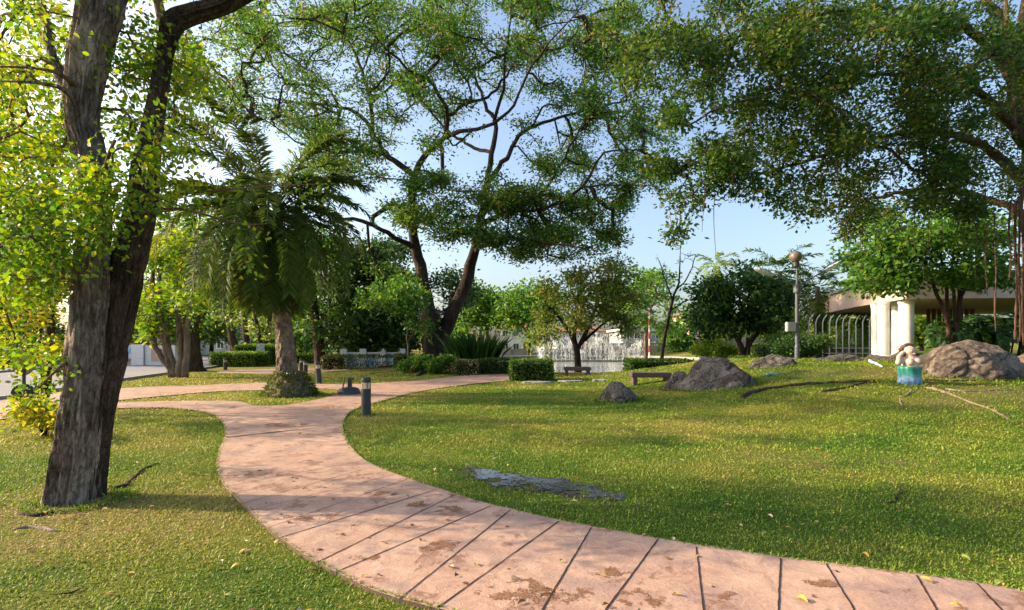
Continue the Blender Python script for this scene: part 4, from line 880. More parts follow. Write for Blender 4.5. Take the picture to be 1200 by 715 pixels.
for lab, px, Y, st, bl, mt in (
    ('leaning trunk with sparse pale leaves behind the two tier clipped hedge', 272, 44, [[(280, 420, 9), (272, 395, 8), (265, 365, 6), (258, 335, 4)], [(268, 378, 4), (285, 345, 3)]], [(265, 365, 30, 28, 40, 48, 90), (285, 335, 35, 30, 40, 48, 90)], 'leaf_pale'),
    ('upright pale trunk with yellowish leaves right of the leaning trunk', 289, 50, [[(291, 418, 8), (288, 390, 7), (286, 350, 5), (290, 310, 3)]], [(292, 355, 25, 35, 46, 55, 80), (300, 385, 18, 18, 46, 52, 40)], 'leaf_pale'),
    ('V shaped dark trunk with yellow leaves left of the palm', 306, 46, [[(308, 420, 7), (304, 395, 5), (298, 368, 4), (293, 345, 3)], [(309, 418, 6), (314, 390, 5), (318, 360, 4), (322, 330, 3)]], [(310, 375, 22, 25, 43, 50, 60), (325, 340, 30, 30, 43, 50, 80)], 'leaf_pale'),
    ('dark upright trunk with drooping yellow green leaves right of the palm', 372, 33, [[(376, 432, 15), (374, 410, 12), (370, 380, 11), (367, 350, 10), (366, 320, 7), (368, 280, 4)]], [(380, 305, 30, 35, 30, 37, 110), (357, 375, 9, 12, 31, 34, 24), (350, 330, 20, 30, 31, 36, 40)], 'leaf_mid')):
    simple_tree('street_tree', lab, ground(px, Y), st, bl, Y, M['bark_dark'], M[mt], .32, .18, 13, .45, .8, .015, ok=.4)
simple_tree('bushy_tree', 'large dense dark green tree behind the flowering hedge', ground(415, 36), [[(412, 425, 12), (412, 400, 11), (420, 370, 8), (430, 330, 5)], [(412, 405, 8), (395, 380, 6), (385, 350, 4)], [(450, 425, 6), (452, 400, 5), (460, 370, 4)]],
            [(425, 345, 50, 45, 32, 40, 330), (400, 378, 38, 30, 31, 38, 200), (465, 365, 38, 38, 32, 38, 220), (445, 308, 42, 24, 33, 40, 160), (440, 395, 55, 15, 32, 36, 120), (530, 355, 26, 36, 36, 42, 110), (400, 310, 28, 28, 33, 39, 90)], 36, M['bark_dark'], M['leaf_dark'], .30, .17, 26, .42, .8, .014)
simple_tree('small_tree', 'thin leaning tree with light green leaves left of the dark forked trunk', ground(470, 27), [[(478, 432, 3), (478, 405, 2.6), (477, 380, 2.2), (470, 350, 1.6)], [(478, 400, 2), (490, 385, 1.6), (496, 372, 1)]],
            [(455, 330, 28, 20, 25.5, 28, 60), (478, 350, 25, 16, 25, 28, 50), (450, 355, 20, 12, 25, 28, 30), (492, 380, 10, 14, 25.5, 27, 14)], 27, M['bark_tan'], M['leaf_mid'], .26, .12, 15, .3, .5, .01)
simple_tree('flowering_tree', 'olive leaved tree with pink blossom beside the pond, a bench at its foot', ground(678, 29),
            [[(677, 440, 10), (677, 425, 8), (675, 408, 7), (670, 395, 5), (660, 378, 4), (648, 362, 2.5)], [(676, 410, 5.5), (684, 395, 5), (692, 378, 4), (700, 355, 2.5)], [(674, 402, 5), (672, 380, 4), (676, 355, 3), (682, 330, 2)], [(680, 402, 4), (698, 388, 3), (716, 372, 2), (730, 360, 1.2)]],
            [(685, 345, 42, 34, 26.5, 31, 200), (650, 352, 28, 22, 26.5, 30, 90), (722, 352, 30, 26, 26.5, 31, 120), (705, 318, 40, 18, 26.5, 31, 100), (665, 378, 22, 14, 26.5, 29, 40), (725, 382, 24, 14, 27, 30, 60), (640, 385, 14, 12, 27, 29, 20)], 29, M['bark_rain'], M['leaf_olive'], .21, .12, 15, .28, .5, .01, extra=(M['blossom'], .015, .15, .12))
simple_tree('small_tree', 'flat layered pale green tree at the right edge of the pond', ground(757, 46), [[(757, 425, 5), (757, 395, 4), (760, 370, 3), (770, 345, 2)], [(757, 390, 3), (745, 365, 2), (735, 350, 1)]],
            [(768, 342, 34, 22, 42, 50, 150), (742, 365, 26, 18, 42, 49, 90), (775, 372, 22, 16, 43, 48, 60), (752, 325, 26, 10, 43, 49, 50)], 46, M['bark_tan'], M['leaf_mid'], .34, .2, 14, .45, .8, .014, flat=.4)
def bare_tree():
    Y = 31; T = Tree('bare_tree', 'slender leaning tree, bare twigs on top, behind the hedge by the pond', 'tree', ground(772, Y))
    for pts in ([(774, 432, 5), (776, 412, 4.5), (780, 390, 4), (785, 365, 3.4), (792, 340, 2.6), (796, 325, 2), (797, 300, 1.2)], [(788, 352, 2.4), (780, 330, 1.6), (772, 305, 1)], [(792, 340, 2), (806, 325, 1.6), (815, 300, 1)], [(785, 365, 2), (800, 355, 1.4), (812, 350, .8)]):
        P, r = pxl(pts, Y); T.limb(P, r, .4, .3, 7, .02)
    T.grow(blob_targets([(793, 302, 20, 14, 30, 32, 40), (780, 312, 12, 12, 30, 32, 14), (812, 315, 10, 14, 30, 32, 14)]), .3, .3, .3, .06, .008)
    T.build(M['bark_rain'], M['leaf_olive'], .12, .06, 1.2, .12)
bare_tree()
simple_tree('bushy_tree', 'round dark green tree with two thin stems behind the boulders', ground(870, 26.5),
            [[(872, 425, 7), (869, 408, 6), (861, 392, 5), (850, 370, 3), (838, 350, 2)], [(874, 425, 7), (876, 408, 6), (886, 392, 5), (895, 372, 3), (905, 355, 2)], [(876, 405, 4), (878, 380, 3.5), (875, 350, 2)], [(866, 400, 4), (872, 375, 3), (865, 345, 2)]],
            [(868, 345, 50, 32, 24.6, 28.6, 230), (832, 352, 28, 28, 24.6, 28.6, 120), (905, 352, 28, 28, 24.6, 28.6, 120), (870, 372, 52, 16, 24.6, 28.6, 120), (850, 385, 30, 8, 24.6, 28.6, 30), (908, 382, 20, 8, 24.6, 28.6, 30), (915, 345, 18, 20, 24.6, 28.6, 50)], 26.5, M['bark_dark'], M['leaf_dark'], .21, .13, 20, .25, .5, .01, hexa=True)
far = [('bright green tree across the pond, left of the white house', 572, 66, [(568, 362, 24, 22), (585, 372, 18, 16), (555, 375, 14, 14)], 'leaf_mid'), ('light green tree behind the left end of the fountain', 620, 62, [(618, 352, 26, 18), (640, 365, 16, 16), (602, 368, 14, 14)], 'leaf_mid'),
       ('small grey green tree in front of the white house', 645, 58, [(640, 393, 10, 10), (632, 398, 8, 7)], 'leaf_pale'), ('round green tree before the pink wall across the pond', 805, 62, [(803, 388, 18, 17), (790, 392, 10, 12)], 'leaf_mid'),
       ('dull green tree at the far end of the pink wall', 838, 66, [(832, 375, 18, 18), (845, 385, 14, 14)], 'leaf_olive'), ('leafy tree across the road behind the white gate pillar', 138, 48, [(140, 383, 22, 20), (120, 370, 20, 25)], 'leaf_mid'),
       ('tall tree across the road left of the huge trunk', 20, 40, [(15, 360, 40, 40), (-40, 330, 50, 60), (40, 390, 25, 25)], 'leaf_mid'), ('far pale tree above the clipped street hedge', 248, 66, [(246, 372, 24, 22), (262, 385, 16, 12)], 'leaf_pale'),
       ('far tree seen behind the palm trunk, left of it', 322, 70, [(322, 385, 24, 18), (312, 398, 16, 8)], 'leaf_mid'), ('far tree seen behind the palm trunk, right of it', 352, 74, [(350, 392, 20, 14), (362, 402, 12, 6)], 'leaf_mid'),
       ('far green tree behind the tall leaved clump', 545, 84, [(540, 392, 18, 10), (530, 398, 14, 6)], 'leaf_mid'), ('far tree behind the round dark tree and lamp post', 900, 44, [(890, 372, 20, 16), (915, 385, 20, 14)], 'leaf_sun'),
       ('yellowish tree behind the white columns', 1080, 42, [(1078, 375, 22, 18), (1100, 385, 20, 14), (1050, 392, 20, 12)], 'leaf_sun'), ('pale tree far behind the white fence', 985, 52, [(985, 380, 24, 14), (965, 392, 16, 10)], 'leaf_pale'),
       ('tree filling the gap between palm crown and dark tree', 345, 58, [(348, 345, 22, 25), (360, 365, 16, 16)], 'leaf_mid'), ('tall dark tree across the road behind the stout trunk', 195, 60, [(190, 360, 30, 30), (215, 375, 20, 20)], 'leaf_dark')]
for lab, px, Y, bl, mt in far:
    s = Y / F_PX; top = min(b[1] for b in bl); simple_tree('background_tree', lab, ground(px, Y), [[(px, HY + EYE / s + 1, 5), (px, 400, 4), (bl[0][0], bl[0][1], 2)]], [(cx, cy, rx, ry, Y - rx * s, Y + rx * s, int(rx * ry * .28) + 14) for cx, cy, rx, ry in bl], Y, M['bark_dark'], M[mt], .0075 * Y, .0045 * Y, 18, .012 * Y, 1.0, .02, group='trees beyond the park')
# distant feather palms
palm('shaggy palm with dead fronds rising above the round dark tree', [(842, 415, 7), (841, 380, 6), (841, 340, 6), (840, 312, 6)], 46, ground(842, 46), 26, 2.2, .5, lw=.07, nl=22, dead=22, boss=False, name='palm_tree', crown_r=.2, mats=M['leaf_pale'])
palm('tall pale palm directly behind the lamp post globe', [(912, 420, 6), (913, 380, 5), (914, 340, 5), (914, 318, 5)], 34, ground(912, 34), 30, 2.6, .6, lw=.06, nl=26, boss=False, mats=M['leaf_pale'])
palm('pale feather palm between lamp post and white fence', [(955, 422, 6), (957, 390, 5), (958, 360, 5), (958, 336, 5)], 31, ground(955, 31), 30, 2.6, .6, lw=.055, nl=28, boss=False)
palm('arching palm hanging over the white fence', [(1010, 425, 7), (1012, 400, 6), (1012, 372, 6)], 30, ground(1010, 30), 30, 2.7, .6, lw=.05, nl=30, boss=False, pr=(1.3, -.5), mats=M['leaf_mid'])

# ================================================================== HEDGES AND SHRUBS
def hedge(label, x0, x1, ytop, Y, depth, leafm=None, base=None, L=.085, dens=420, name='hedge', group=None, jag=.05, gaps=0.0, loose=0, zb=None):
    leafm = leafm or M['hedge']; xa = (x0 - CX) / F_PX * Y; xb = (x1 - CX) / F_PX * Y; xm = (xa + xb) / 2; b = np.array([xm, Y + depth / 2, Hf(xm, Y + depth / 2)])
    if zb is not None: b[2] = zb
    h = at(0, ytop, Y)[2] - b[2]; w = xb - xa
    return hedge_w(label, b, w, depth, h, leafm, L, dens, name, group, jag, gaps)
def hedge_w(label, b, w, depth, h, leafm, L=.085, dens=420, name='hedge', group=None, jag=.05, gaps=0.0, rz=0):
    mb = MB(); k = .10; nx_, ny_, nz_ = max(3, int(w / .25)), max(3, int(depth / .25)), 4
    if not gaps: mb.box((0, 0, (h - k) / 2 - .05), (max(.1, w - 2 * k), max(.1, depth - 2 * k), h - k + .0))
    else:
        for j in range(int(w / .16)): x_ = -w / 2 + .08 + j * .16; mb.tube([(x_, 0, -.08), (x_ + rng.normal() * .05, rng.normal() * .1, h * .5), (x_ + rng.normal() * .1, rng.normal() * .15, h * .9)], .012, 4)
    if gaps: mb.tube([(-w / 2, 0, -.06), (w / 2, 0, -.06)], .03, 5)
    areas = [(w * h, 0), (w * h, 1), (depth * h, 2), (depth * h, 3), (w * depth, 4)]; Ps = []
    for A, s in areas:
        m = int(A * dens); u = rng.uniform(-.5, .5, m); v = rng.random(m); dd = np.abs(rng.normal(size=m)) * .07 - .02
        if s == 0: p = np.column_stack([u * w, np.full(m, -depth / 2) + dd, v * h])
        elif s == 1: p = np.column_stack([u * w, np.full(m, depth / 2) - dd, v * h])
        elif s == 2: p = np.column_stack([np.full(m, -w / 2) + dd, u * depth, v * h])
        elif s == 3: p = np.column_stack([np.full(m, w / 2) - dd, u * depth, v * h])
        else: p = np.column_stack([u * w, (v - .5) * depth, np.full(m, h) - dd])
        Ps.append(p)
    P = np.concatenate(Ps); s1 = 1 + jag * 2 * (vnoise(P[:, 0] * 1.7 + 50, P[:, 1] * 1.7 + P[:, 2] + 9, 12) - .5)
    P[:, 2] *= s1; P[:, 1] *= 1 + jag * (vnoise(P[:, 0] * 2.3, P[:, 2] * 2.3, 4) - .5)
    P[:, :2] *= (1 - .06 * np.clip(P[:, 2:3] / h - .75, 0, 1) * 2)
    if gaps: P = P[(vnoise(P[:, 0] * 2.5, P[:, 2] * 4, 8) > gaps) | (P[:, 2] > h * .8)]
    V, Fc = leaf_arrays(P, L, L * .6, .25, .0, np.column_stack([P[:, 0] / w, P[:, 1] / depth, (P[:, 2] / h - .3)]))
    n0 = mb.n; mb2 = fast_mesh(name, V, Fc, rng.random(len(Fc)))
    core = mb.build('branches', M['bark_dark'] if gaps else simple_core)  # without gaps the core is a solid box, dark to paint shade between leaves
    o = link(name, mb2, leafm, loc=b); o.rotation_euler.z = rz; core.parent = o
    return tag(o, label, 'hedge', group)
simple_core = simple('hedge_core_painted_shade', (.012, .022, .007))  # near-black green puts the hedge's inner shade into the core colour
hedge('dense square clipped hedge block nearest the lawn, left of the pond', 598, 648, 423, 21.3, 1.5, L=.10, dens=520)
hedge('long low clipped hedge behind the square hedge block', 562, 606, 421, 25.5, 1.2, L=.10)
hedge('yellowish clipped hedge beside the dark forked trunk', 533, 560, 423, 24.8, 1.2, M['hedge_flower'], L=.10)
hedge('clipped dark hedge between the pond and the largest grey boulder', 738, 814, 422, 25.5, 1.5, L=.10)
hedge('low dark hedge between the two grey boulders', 862, 884, 419, 22.5, .8, L=.11)
hedge('loose flowering hedge with pink blossom in front of the blue painted wall', 392, 470, 417, 29, .8, M['hedge_flower'], L=.11, dens=260, gaps=.5, jag=.15)
hedge('rounded green hedge at the left end of the blue painted wall', 376, 396, 418, 29.5, 1.2, M['hedge_flower'], L=.11, jag=.2)
hedge('dark leafy hedge between the flowering hedge and the forked trunk', 462, 486, 416, 29.5, 1.0, M['hedge'], L=.12, jag=.2)
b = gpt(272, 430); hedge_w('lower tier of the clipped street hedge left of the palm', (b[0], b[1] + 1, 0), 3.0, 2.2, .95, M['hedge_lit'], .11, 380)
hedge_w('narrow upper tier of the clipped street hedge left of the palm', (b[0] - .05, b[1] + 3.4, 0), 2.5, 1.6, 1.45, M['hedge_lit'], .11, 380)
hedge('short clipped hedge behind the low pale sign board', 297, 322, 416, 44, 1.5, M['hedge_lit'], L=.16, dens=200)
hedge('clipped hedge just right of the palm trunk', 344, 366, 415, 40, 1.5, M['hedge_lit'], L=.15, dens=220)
rp = ROAD_F + _nrm * 3.2
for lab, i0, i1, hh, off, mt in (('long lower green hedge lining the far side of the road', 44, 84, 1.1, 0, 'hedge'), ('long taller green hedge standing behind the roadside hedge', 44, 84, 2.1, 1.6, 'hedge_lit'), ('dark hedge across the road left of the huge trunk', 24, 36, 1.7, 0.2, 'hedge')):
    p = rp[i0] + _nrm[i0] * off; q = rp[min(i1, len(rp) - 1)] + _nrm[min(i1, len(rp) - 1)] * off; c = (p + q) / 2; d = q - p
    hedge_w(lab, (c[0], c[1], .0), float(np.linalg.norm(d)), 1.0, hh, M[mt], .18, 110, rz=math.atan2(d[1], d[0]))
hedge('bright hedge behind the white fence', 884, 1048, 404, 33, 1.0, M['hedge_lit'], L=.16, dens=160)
bush('round_shrub', 'dome shaped dark shrub at the foot of the lamp post', 934, 404, 29, 13, 22.6, M['leaf_dark'], .11, .065, 260, 40, .16)
bush('small_shrub', 'pale green leafy shrub left of the dark forked trunk', 485, 426, 15, 9, 26.2, M['leaf_mid'], .17, .08, 70, 22, .14, hexa=True)
bush('small_shrub', 'pale green leafy shrub right of the dark forked trunk', 517, 428, 14, 8, 25.8, M['leaf_mid'], .17, .08, 60, 22, .14, hexa=True)
bush('small_shrub', 'bright yellow green shrub behind the largest grey boulder', 830, 409, 13, 8, 30, M['leaf_sun'], .2, .1, 60, 20, .18)
bush('small_shrub', 'bright green shrub between the yellow green shrub and the round dark tree', 850, 410, 12, 7, 29, M['leaf_sun'], .2, .1, 50, 20, .18)
def blade_clump(name, label, px, Y, h, rad, n, leafm, lw, cat='plant', lean=.5):
    b = ground(px, Y); T = thing(name, label, cat, b); V = []
    for k in range(n):
        a = rng.uniform(0, 2 * math.pi); rr = rad * math.sqrt(rng.random()) ; o = np.array([math.cos(a) * rr, math.sin(a) * rr * .6, 0]); l = h * rng.uniform(.45, 1.1); d = np.array([math.cos(a) * rr / rad * lean + rng.normal() * .15, math.sin(a) * rr / rad * lean + rng.normal() * .15, 1.0]); d /= np.linalg.norm(d)
        s = np.array([rng.normal(), rng.normal(), 0]); s -= d * s.dot(d); s /= np.linalg.norm(s); w = lw * rng.uniform(.7, 1.2)
        z0 = rng.random() * .35; dr = d * [1.8, 1.8, .75]
        V.append([o + d * l * z0, o + d * l * (z0 + .3) + s * w, o + d * l * .7 + dr * l * .08 + s * w * .9, o + d * l * .72 + dr * l * .32, o + d * l * .7 + dr * l * .08 - s * w * .9, o + d * l * (z0 + .3) - s * w])
    V = np.array(V); m = len(V); link('leaf_blades', fast_mesh('leaf_blades', V.reshape(-1, 3), np.arange(m * 6).reshape(m, 6), rng.random(m)), leafm, T)
    mb = MB()
    for k in range(14): a = rng.uniform(0, 6.28); r_ = rad * .6 * rng.random(); mb.tube([(math.cos(a) * r_, math.sin(a) * r_ * .6, -.05), (math.cos(a) * r_ * 1.2, math.sin(a) * r_ * .7, h * .6)], .02, 5)
    mb.build('stems', M['leaf_dark'], T); return T
blade_clump('tall_leaf_plant', 'tall clump of upright pointed dark leaves right of the forked trunk', 557, 26.8, 2.15, .95, 460, M['leaf_dark'], .065, lean=.3)
# dark arching fronds massed behind the big tan boulder
def frond_shrub():
    b = ground(1150, 19.2); T = thing('fern_shrub', 'dark glossy mass of arching fronds behind the big tan boulder', 'shrub', b)
    for k in range(95):
        px = rng.uniform(1085, 1235); Y = rng.uniform(18.2, 20.6); py = 372 + rng.random() * 34 + (max(0, 1110 - px) * .45); o = at(px, py, Y) - b
        frond_mesh('frond', rng.uniform(.9, 1.5), rng.uniform(.1, .9), rng.uniform(math.pi * .85, math.pi * 1.95), rng.uniform(1.0, 1.8), 15, .34, M['leaf_dark'], T, o, .085, vee=.3)
    mb = MB()
    for k in range(26):
        px = rng.uniform(1100, 1230); Y = rng.uniform(18.6, 20.4); p = ground(px, Y) - b; q = at(px + rng.normal() * 5, 378 + rng.random() * 20, Y) - b; mb.tube([p, (p + q) / 2 + rng.normal(size=3) * .05, q], .03, 5)
    mb.build('stems', M['bark_dark'], T)
frond_shrub()

# ================================================================== BOULDERS
ROCKS = []
def rock(label, x0, y0, x1, y1, Y, depth, seed, mat='rock', planes=9, rough=.10, sub=5, rz=0, name='boulder', sink=.18, flat=None, peak=None):
    g = np.random.default_rng(seed); X0 = (x0 - CX) / F_PX * Y; X1 = (x1 - CX) / F_PX * Y; xc = (X0 + X1) / 2; b = np.array([xc, Y, Hf(xc, Y)])
    top = at(0, y0, Y)[2] - b[2]; bm = bmesh.new(); bmesh.ops.create_icosphere(bm, subdivisions=sub, radius=1)
    D = np.array([v.co[:] for v in bm.verts]); N = g.normal(size=(planes, 3)); N[:, 2] = np.abs(N[:, 2]) * .8 + .05; N /= np.linalg.norm(N, axis=1, keepdims=True); d = g.uniform(.62, 1.0, planes)
    q = D @ N.T; rr = np.where(q > .05, d / np.maximum(q, .05), 5.0); r = -np.log(np.exp(-rr * 34).sum(1) + np.exp(-34 * 1.05)) / 34
    V = D * r[:, None]
    nz = np.array([noise.fractal(Vector(v) * 1.6 + Vector((seed, 0, 0)), 1.0, 2.0, 5) for v in V]); nz2 = np.array([abs(noise.noise(Vector(v) * 2.4 + Vector((0, seed, 0)))) for v in V])
    nf = np.array([noise.fractal(Vector(v) * 7 + Vector((seed, 3, 0)), .9, 2.0, 4) for v in V]); V = V * (1 + rough * .35 * nf + rough * nz - rough * 1.2 * np.exp(-(nz2 / .06) ** 2) * .5)[:, None]
    lo = V.min(0); hi = V.max(0)
    V[:, 0] = (V[:, 0] - lo[0]) / (hi[0] - lo[0]) - .5; V[:, 1] = (V[:, 1] - lo[1]) / (hi[1] - lo[1]) - .5; zz = V[:, 2]; V[:, 2] = (zz + .35) / (hi[2] + .35)
    if peak is not None: V[:, 0] += (peak - .0) * .35 * np.clip(V[:, 2], 0, 1) ** 1.5; V[:, 0] = (V[:, 0] - V[:, 0].min()) / np.ptp(V[:, 0]) - .5
    V[:, 0] *= (X1 - X0); V[:, 1] *= depth; V[:, 2] = np.where(V[:, 2] < 0, V[:, 2] * .3, V[:, 2] * (top + sink)) - sink
    for v, c in zip(bm.verts, V): v.co = c
    me = bpy.data.meshes.new(name); bm.to_mesh(me); bm.free(); o = link(name, me, M[mat], loc=b, smooth=True)
    ROCKS.append((xc, Y, (X1 - X0) / 2, depth / 2)); return tag(o, label, 'boulder')
rock('small grey boulder alone on the lawn in front of the dark bench', 698, 447, 752, 473, 14.0, 1.0, 11, rough=.09, peak=.3)
rock('low grey boulder tucked against the left end of the largest grey boulder', 775, 435, 815, 456, 15.6, 1.0, 23)
rock('largest grey boulder, long and humped, at the edge of the lawn', 792, 418, 886, 457, 15.2, 1.9, 5, rough=.10, peak=.25)
rock('squarish grey boulder with a hollow face left of the lamp post', 876, 415, 934, 442, 17.5, 1.5, 31, planes=7)
rock('flat sloping grey boulder right of the lamp post', 940, 415, 1014, 433, 18.2, 1.6, 42, planes=7, peak=.3)
rock('small pale flat boulder beside the pale pipe', 1005, 415, 1046, 428, 18.6, 1.3, 8, planes=7)
rock('huge tan and grey boulder behind the mermaid figure', 1070, 398, 1200, 446, 14.6, 2.3, 19, 'rock_tan', planes=9, rough=.10, sub=6, peak=.15)
rock('small tan boulder at the right edge behind the huge tan one', 1188, 411, 1232, 440, 15.6, 1.2, 77, 'rock_tan')
rock('small pale boulder between the white columns and the mermaid figure', 1040, 409, 1072, 424, 17.5, .9, 64)

# ================================================================== MERMAID FIGURE
def blobs_mesh(name, caps, mat, parent, voxel=.012, it=3):
    mb = MB()
    for p0, r0, p1, r1 in caps:
        p0 = np.array(p0, float); p1 = np.array(p1, float); L = np.linalg.norm(p1 - p0); k = max(2, int(L / (min(r0, r1) * .35)) + 1)
        for t in np.linspace(0, 1, k):
            c = p0 + (p1 - p0) * t; r = r0 + (r1 - r0) * t; prof = [(max(1e-4, r * math.sin(a)), -r * math.cos(a)) for a in np.linspace(0.02, math.pi - .02, 10)]; mb.lathe(prof, c, 14)
    o = mb.build(name, mat, parent); md = o.modifiers.new('r', 'REMESH'); md.mode = 'VOXEL'; md.voxel_size = voxel; sm = o.modifiers.new('s', 'SMOOTH'); sm.iterations = it; sm.factor = .5
    dg = bpy.context.evaluated_depsgraph_get(); me = bpy.data.meshes.new_from_object(o.evaluated_get(dg)); o.modifiers.clear(); old = o.data; o.data = me; bpy.data.meshes.remove(old)
    me.polygons.foreach_set('use_smooth', np.ones(len(me.polygons), bool)); return o
def mermaid():
    b = gpt(1066, 449.5); s = b[1] / F_PX; T = thing('mermaid_figure', 'small plump painted mermaid figure with raised arm and turquoise blue base on the lawn', 'statue', b)
    def q(px, py, dy=0): return np.array([(px - 1066) * s, dy, (449.5 - py) * s])
    mb = MB(); n = 40; prof = [(12.6, -2), (12.8, 1), (12.0, 5), (11.2, 9), (11.4, 13), (12.0, 17), (12.2, 19.2), (11.0, 20.2), (4, 20.6)]
    V = []; 
    for r_, z_ in prof:
        for k in range(n): a = 2 * math.pi * k / n; w = 1 + .06 * math.sin(7 * a + z_ * .2) + .035 * math.sin(13 * a); V.append((r_ * s * w * math.cos(a), r_ * s * w * .8 * math.sin(a), z_ * s))
    mb.add(V, [(i * n + k, i * n + (k + 1) % n, (i + 1) * n + (k + 1) % n, (i + 1) * n + k) for i in range(len(prof) - 1) for k in range(n)] + [tuple((len(prof) - 1) * n + k for k in range(n))])
    mb.build('tail_base', M['tail'], T, smooth=True)
    u = s
    body = [(q(1067, 430), 9 * u, q(1067, 424), 8 * u), (q(1067, 424), 8 * u, q(1066, 418), 5.5 * u), (q(1062, 424, -5 * u), 4.2 * u, q(1062, 424.5, -6 * u), 4 * u), (q(1070, 423, -5 * u), 4.4 * u, q(1070, 423.5, -6.2 * u), 4.2 * u),
            (q(1066, 418), 3.4 * u, q(1066, 414), 3 * u), (q(1065, 411.5, -1 * u), 6.2 * u, q(1065.8, 413.5, -1.8 * u), 5.2 * u), (q(1066, 413.6, -6.8 * u), 1.1 * u, q(1066, 414.2, -7.4 * u), 1.0 * u),
            (q(1060, 421), 3.4 * u, q(1052, 425, -1 * u), 3.0 * u), (q(1052, 425, -1 * u), 3.0 * u, q(1053, 418, -1 * u), 2.5 * u), (q(1053, 418, -1 * u), 2.5 * u, q(1057, 413.5, -1 * u), 2.2 * u),
            (q(1074, 420), 3.2 * u, q(1079, 425, -2 * u), 2.6 * u), (q(1079, 425, -2 * u), 2.6 * u, q(1074, 428.5, -7 * u), 2.1 * u)]
    for k in range(4): body.append((q(1057, 413.5, (-2 + k * .9) * u), .75 * u, q(1059.5 + .3 * k, 411.5 + .3 * k, (-2.5 + k * .9) * u), .6 * u)); body.append((q(1074, 428.5, -7 * u + k * .2 * u), .7 * u, q(1071.5, 427.5 + k * 1.0, -8 * u), .6 * u))
    blobs_mesh('body', body, M['skin_clay'], T, .5 * u, 1)
    hair = []
    for k in range(26):
        a = k * 2.4; f = k / 26; el = .15 + f * 1.35; r_ = 6.9 * u; c = q(1064.6, 411.4, .6 * u) + np.array([math.cos(a) * math.cos(el) * r_, abs(math.sin(a)) * math.cos(el) * r_ * .9 + (0 if f > .5 else .6 * u), math.sin(el) * r_]); hair.append((c, 2.4 * u, c + rng.normal(size=3) * .5 * u, 2.1 * u))
    for k in range(6): hair.append((q(1060 - k * .2, 410 + k * 1.6, 2 * u), 1.8 * u, q(1059.5, 411.5 + k * 1.6, 2.2 * u), 1.7 * u))
    blobs_mesh('hair', hair, M['hair_clay'], T, .6 * u, 1)
    mb = MB()
    for px in (1063.4, 1068.2): mb.lathe([(1e-4, -.9 * u), (.95 * u, 0), (1e-4, .9 * u)], q(px, 412.4, -7.3 * u), 10)
    mb.lathe([(1e-4, -.35 * u), (1.5 * u, 0), (1e-4, .45 * u)], q(1066.0, 416.2, -6.9 * u), 12); mb.build('face_paint', M['hair_clay'], T, smooth=True)
    mb = MB()
    for k in range(7): a = k / 7 * 6.28; mb.lathe([(1e-4, -.8 * u), (.9 * u, 0), (1e-4, .8 * u)], q(1076 + 1.2 * math.cos(a), 424 + 1.4 * math.sin(a), -7.5 * u), 8)
    mb.build('flower', M['yellow'], T, smooth=True)
mermaid()

# ================================================================== BOLLARD LAMPS, LAMP POSTS, SIGNS
def bollard(label, px, py, hpx, lean=0.0):
    b = gpt(px, py); h = hpx / F_PX * b[1]; r = .105
    T = thing('bollard_lamp', label, 'bollard lamp', b, 'bollard lamps beside the paths'); T.rotation_euler = (0, lean, 0)
    mb = MB(); mb.lathe([(r * 1.02, -.1), (r * 1.02, .012), (r, .016), (r, h * .70)], n=28); mb.build('post', M['charcoal'], T, smooth=False)
    mb = MB(); mb.lathe([(r * .93, h * .70), (r * .93, h * .86)], n=28); mb.build('lens', M['lens'], T, smooth=False)
    mb = MB(); mb.lathe([(r * .99, h * .862), (r * 1.0, h * .93), (r * .93, h * .985), (r * .6, h), (.002, h)], n=28); mb.build('cap', M['charcoal'], T, smooth=False)
    mb = MB(); 
    for k in range(6): a = k / 6 * 6.28; mb.box((r * .95 * math.cos(a), r * .95 * math.sin(a), h * .78), (.012, .012, h * .16 - .004))
    mb.build('lens_bars', M['charcoal'], T)
bollard('nearest and tallest charcoal bollard lamp on the lawn edge inside the path bend', 429, 487, 45)
bollard('slightly leaning charcoal bollard lamp between the palm and the stone spout', 374, 450, 26, -.09)
bollard('charcoal bollard lamp right of the palm trunk, the nearer of an upright pair', 358, 438.5, 15.5)
bollard('charcoal bollard lamp right of the palm trunk, the farther of an upright pair', 353, 435, 14.5)
bollard('charcoal bollard lamp in front of the two tier clipped hedge', 264, 433.5, 13)
